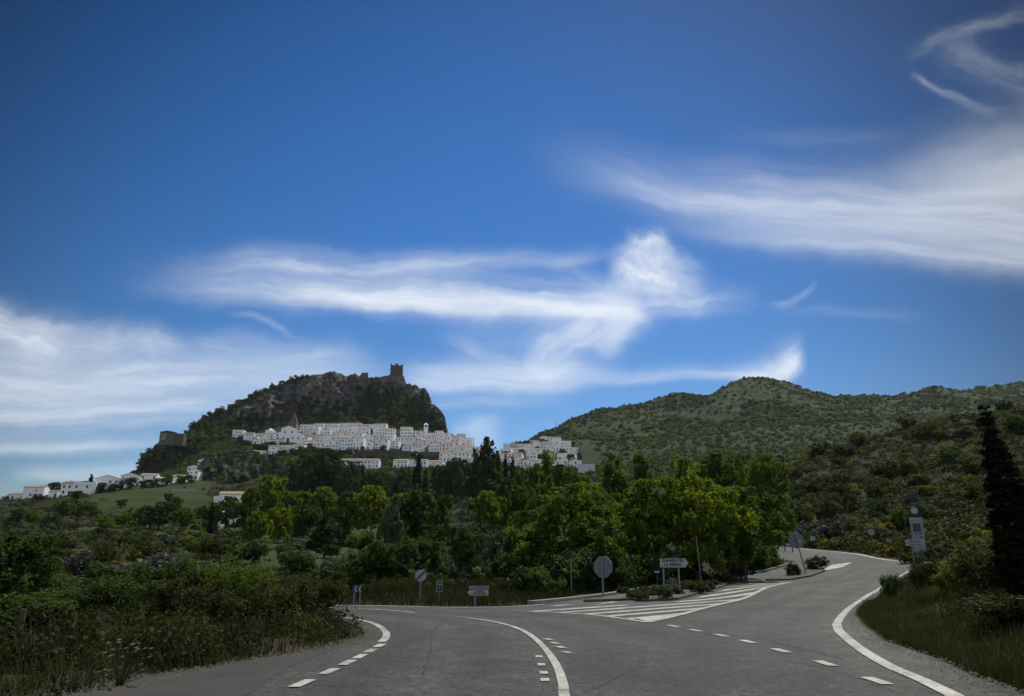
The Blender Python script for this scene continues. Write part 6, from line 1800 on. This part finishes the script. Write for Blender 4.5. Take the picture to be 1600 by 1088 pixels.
STRENGTH, SKY_SAT, SKY_VAL = 0.09, 1.40, 0.69
CLOUD = (9.2, 9.6, 9.9)
def dict_args(*a, **k): return (a, k)
BR = [
 # long middle streak
 dict_args((150, 428), (1010, 486), 62, 40, -6, 0.62, 0.75, 0.07, 0.4, 0.08, fs=(3.2, 20)),
 dict_args((330, 455), (1015, 484), 34, 18, -8, 0.80, 0.55, 0.05, 0.4, 0.05, fs=(2.6, 24)),
 dict_args((240, 408), (800, 430), 34, 34, 8, 0.50, 0.75, 0.07, 0.35, 0.35, fs=(3.5, 22)),
 dict_args((520, 415), (975, 388), 22, 16, -16, 0.42, 0.7, 0.06, 0.35, 0.2),
 dict_args((840, 400), (970, 480), 30, 30, 10, 0.28, 0.8, 0.10, 0.3, 0.2, fs=(6, 14)),
 # puff and its tails
 dict_args((935, 425), (1125, 425), 62, 58, 0, 0.95, 0.55, 0.13, 0.3, 0.5, fs=(15, 15), rough=1.9),
 dict_args((960, 385), (1075, 368), 30, 60, 0, 0.75, 0.6, 0.13, 0.4, 0.4, fs=(17, 17), rough=1.9),
 dict_args((1030, 385), (1130, 400), 20, 46, 0, 0.22, 0.8, 0.14, 0.3, 0.5, fs=(12, 14), rough=1.8),
 dict_args((930, 480), (1210, 448), 36, 32, -8, 0.45, 0.7, 0.08, 0.3, 0.55, fs=(5, 20)),
 dict_args((1190, 468), (1285, 430), 7, 12, -18, 0.20, 0.6, 0.05, 0.3, 0.4),
 # falling veil under the puff and the low streak
 dict_args((1010, 470), (820, 606), 46, 60, -26, 0.60, 0.7, 0.10, 0.15, 0.35, fs=(5, 15)),
 dict_args((1000, 486), (930, 560), 26, 30, -8, 0.50, 0.6, 0.10, 0.2, 0.4, fs=(6, 14)),
 dict_args((590, 592), (990, 578), 44, 30, -12, 0.75, 0.6, 0.07, 0.25, 0.3, fs=(3, 22)),
 dict_args((680, 540), (920, 575), 40, 30, -18, 0.42, 0.75, 0.09, 0.3, 0.3, fs=(4, 18)),
 dict_args((640, 520), (1010, 520), 40, 40, -8, 0.16, 0.7, 0.09, 0.3, 0.2, fs=(3, 16)),
 dict_args((880, 592), (1230, 580), 20, 12, -4, 0.42, 0.65, 0.04, 0.3, 0.3),
 dict_args((1120, 586), (1278, 552), 26, 24, -14, 0.80, 0.5, 0.08, 0.45, 0.22, up1=40, dn1=30, fs=(8, 18), rough=1.7),
 # great sweep on the right
 dict_args((800, 228), (1700, 320), 56, 50, -64, 0.40, 0.58, 0.07, 0.35, 0.05, up1=150, dn1=115, fs=(2.2, 15), rough=1.15),
 dict_args((1010, 335), (1900, 416), 80, 26, -26, 0.48, 0.52, 0.05, 0.3, 0.05, up1=190, dn1=50, fs=(2.0, 17), rough=1.1),
 dict_args((900, 262), (1300, 330), 26, 22, -20, 0.26, 0.8, 0.06, 0.35, 0.4, fs=(3, 30)),
 dict_args((1100, 215), (1460, 200), 22, 26, -4, 0.10, 0.7, 0.05, 0.4, 0.4),
 dict_args((1300, 335), (1920, 206), 100, 95, 0, 0.38, 0.3, 0.06, 0.45, 0.02, up1=130, fs=(2.5, 12)),
 # curl in the corner
 dict_args((1420, 110), (1640, 5), 26, 24, 26, 0.15, 0.75, 0.12, 0.3, 0.1, fs=(6, 20)),
 dict_args((1425, 112), (1580, 180), 14, 22, -20, 0.18, 0.7, 0.09, 0.25, 0.4, fs=(5, 24)),
 dict_args((1470, 60), (1660, 170), 70, 70, 0, 0.14, 0.8, 0.14, 0.3, 0.1, fs=(6, 12)),
 # bright fan on the left and the veil over the low sky
 dict_args((-160, 508), (230, 548), 44, 66, 16, 0.80, 0.6, 0.11, 0.1, 0.4, fs=(4.5, 15), rough=1.6),
 dict_args((130, 505), (330, 560), 40, 44, -12, 0.45, 0.75, 0.13, 0.3, 0.4, fs=(6, 14)),
 dict_args((250, 540), (600, 560), 40, 30, -14, 0.34, 0.75, 0.10, 0.3, 0.4, fs=(5, 16)),
 dict_args((-160, 590), (680, 600), 70, 70, 0, 0.62, 0.6, 0.07, 0.1, 0.3, up1=50, dn1=40, fs=(2.6, 16)),
 dict_args((-160, 650), (480, 640), 52, 44, 4, 0.52, 0.65, 0.05, 0.1, 0.4, fs=(2.0, 30)),
 dict_args((-160, 712), (340, 690), 26, 18, 4, 0.45, 0.65, 0.04, 0.1, 0.5, fs=(2.0, 36)),
 dict_args((0, 745), (280, 726), 18, 14, 0, 0.40, 0.6, 0.04, 0.3, 0.3),
 dict_args((360, 490), (480, 545), 16, 12, 12, 0.14, 0.7, 0.08, 0.3, 0.4),
 dict_args((690, 690), (800, 674), 28, 24, 0, 0.42, 0.6, 0.10, 0.4, 0.4, fs=(10, 18)),
 dict_args((630, 640), (920, 628), 18, 14, 0, 0.24, 0.7, 0.05, 0.3, 0.5),
 dict_args((1180, 480), (1480, 500), 12, 12, 0, 0.10, 0.7, 0.05, 0.4, 0.4),
]

def bounds(a, k):
    p0, p1, up, dn = a[:4]; curv = a[4] if len(a) > 4 else k.get('curv', 0)
    warp = a[7] if len(a) > 7 else k.get('warp', 0.06)
    m = max(up, dn, k.get('up1', 0) or 0, k.get('dn1', 0) or 0) * 1.5 + abs(curv) + warp * 420 + 12
    A = [uv(p0[0], p0[1]), uv(p1[0], p1[1])]; m /= F
    L = math.hypot(A[0][0]-A[1][0], A[0][1]-A[1][1]) * 0.05
    m += L
    return min(A[0][0], A[1][0]) - m, max(A[0][0], A[1][0]) + m, min(A[0][1], A[1][1]) - m, max(A[0][1], A[1][1]) + m

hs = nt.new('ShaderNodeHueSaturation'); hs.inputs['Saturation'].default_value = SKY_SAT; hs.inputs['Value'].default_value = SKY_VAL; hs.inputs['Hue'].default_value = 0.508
nt.link(sky.outputs[0], hs.inputs['Color'])
clear = hs.outputs[0]
# the clear sky is darkened outward from low ahead, imitating lens vignetting; unseen bright cloud is added behind the viewer to fill the shade
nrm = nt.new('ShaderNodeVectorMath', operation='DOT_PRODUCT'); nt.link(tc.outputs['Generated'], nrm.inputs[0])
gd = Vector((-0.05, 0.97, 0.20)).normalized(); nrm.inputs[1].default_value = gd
vignette = nt.new('ShaderNodeMapRange', interpolation_type='SMOOTHSTEP'); nt.link(nrm.outputs['Value'], vignette.inputs['Value'])
vignette.inputs['From Min'].default_value = 0.70; vignette.inputs['From Max'].default_value = 1.0; vignette.inputs['To Min'].default_value = 0.30; vignette.inputs['To Max'].default_value = 1.42
sc_ = nt.new('ShaderNodeVectorMath', operation='SCALE'); nt.link(clear, sc_.inputs[0]); nt.link(vignette.outputs[0], sc_.inputs['Scale'])
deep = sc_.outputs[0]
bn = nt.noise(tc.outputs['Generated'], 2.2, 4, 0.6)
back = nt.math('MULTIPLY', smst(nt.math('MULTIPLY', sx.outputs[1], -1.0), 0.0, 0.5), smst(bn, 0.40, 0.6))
rear_fill = nt.mix(nt.math('MULTIPLY', back, 0.65), clear, CLOUD)
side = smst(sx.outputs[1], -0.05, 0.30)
clear = nt.mix(side, rear_fill, deep)
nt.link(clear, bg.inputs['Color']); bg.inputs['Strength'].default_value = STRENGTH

def region(u0, u1, v0, v1):
    inv = None
    for a, k in BR:
        bb = bounds(a, k)
        if bb[1] < u0 or bb[0] > u1 or bb[3] < v0 or bb[2] > v1: continue
        o_ = nt.math('SUBTRACT', 1.0, brush(*a, **k), clamp=True)
        inv = o_ if inv is None else nt.math('MULTIPLY', inv, o_)
    b2 = nt.new('ShaderNodeBackground'); b2.inputs['Strength'].default_value = STRENGTH
    if inv is None:
        nt.link(clear, b2.inputs['Color'])
    else:
        dens = nt.math('SUBTRACT', 1.0, inv, clamp=True)
        nt.link(nt.mix(nt.math('MULTIPLY', dens, 0.95), clear, CLOUD), b2.inputs['Color'])
    return b2.outputs[0]

def split(us, vs):
    """the cloud field, cut into cells so that only nearby streaks are worked out"""
    if len(us) == 2 and len(vs) == 2:
        return region(us[0], us[1], vs[0], vs[1])
    mx = nt.new('ShaderNodeMixShader')
    if len(us) >= len(vs):
        i = len(us) // 2
        nt.link(nt.math('GREATER_THAN', U, us[i]), mx.inputs[0])
        nt.link(split(us[:i+1], vs), mx.inputs[1]); nt.link(split(us[i:], vs), mx.inputs[2])
    else:
        i = len(vs) // 2
        nt.link(nt.math('GREATER_THAN', V_, vs[i]), mx.inputs[0])
        nt.link(split(us, vs[:i+1]), mx.inputs[1]); nt.link(split(us, vs[i:]), mx.inputs[2])
    return mx.outputs[0]

us = [-1.05, uv(420, 450)[0], uv(900, 450)[0], 1.05]
vs = [0.0, uv(800, 520)[1], uv(800, 375)[1], 0.95]
field = split(us, vs)
ahead = nt.math('MULTIPLY', frontm, nt.math('MULTIPLY', nt.math('LESS_THAN', nt.math('ABSOLUTE', U), 1.05), nt.math('MULTIPLY', nt.math('LESS_THAN', V_, 0.95), nt.math('GREATER_THAN', V_, 0.0))))
mxs = nt.new('ShaderNodeMixShader'); nt.link(ahead, mxs.inputs[0]); nt.link(bg.outputs[0], mxs.inputs[1]); nt.link(field, mxs.inputs[2])
nt.link(mxs.outputs[0], nt.n['World Output'].inputs['Surface'])
w.cycles.sampling_method = 'MANUAL'; w.cycles.sample_map_resolution = 256

scene.view_settings.view_transform = 'Standard'; scene.view_settings.look = 'None'
scene.view_settings.exposure = 0.22; scene.view_settings.gamma = 1.0
scene.render.engine = 'CYCLES'
cy = scene.cycles
cy.use_denoising = True
cy.use_adaptive_sampling = True; cy.adaptive_threshold = 0.015; cy.adaptive_min_samples = 16
cy.max_bounces = 5; cy.diffuse_bounces = 2; cy.glossy_bounces = 2; cy.transmission_bounces = 3; cy.transparent_max_bounces = 4
cy.caustics_reflective = False; cy.caustics_refractive = False
# ------------------------------------------------------------------ thin air of the valley
mb = MB(); mb.box(-1800, 1800, -60, 1760, -140, 330)
m = bpy.data.materials.new('haze'); m.use_nodes = True
nt = NT(m); nt.n.remove(nt.n['Principled BSDF'])
pv = nt.new('ShaderNodeVolumePrincipled'); pv.inputs['Color'].default_value = (0.80, 0.88, 1.0, 1); pv.inputs['Density'].default_value = 0.00003; pv.inputs['Anisotropy'].default_value = 0.3
nt.link(pv.outputs[0], nt.n['Material Output'].inputs['Volume'])
tag(mb.build('haze', m), 'thin bluish summer haze filling the valley', 'haze', None, 'stuff')
cy.volume_bounces = 0
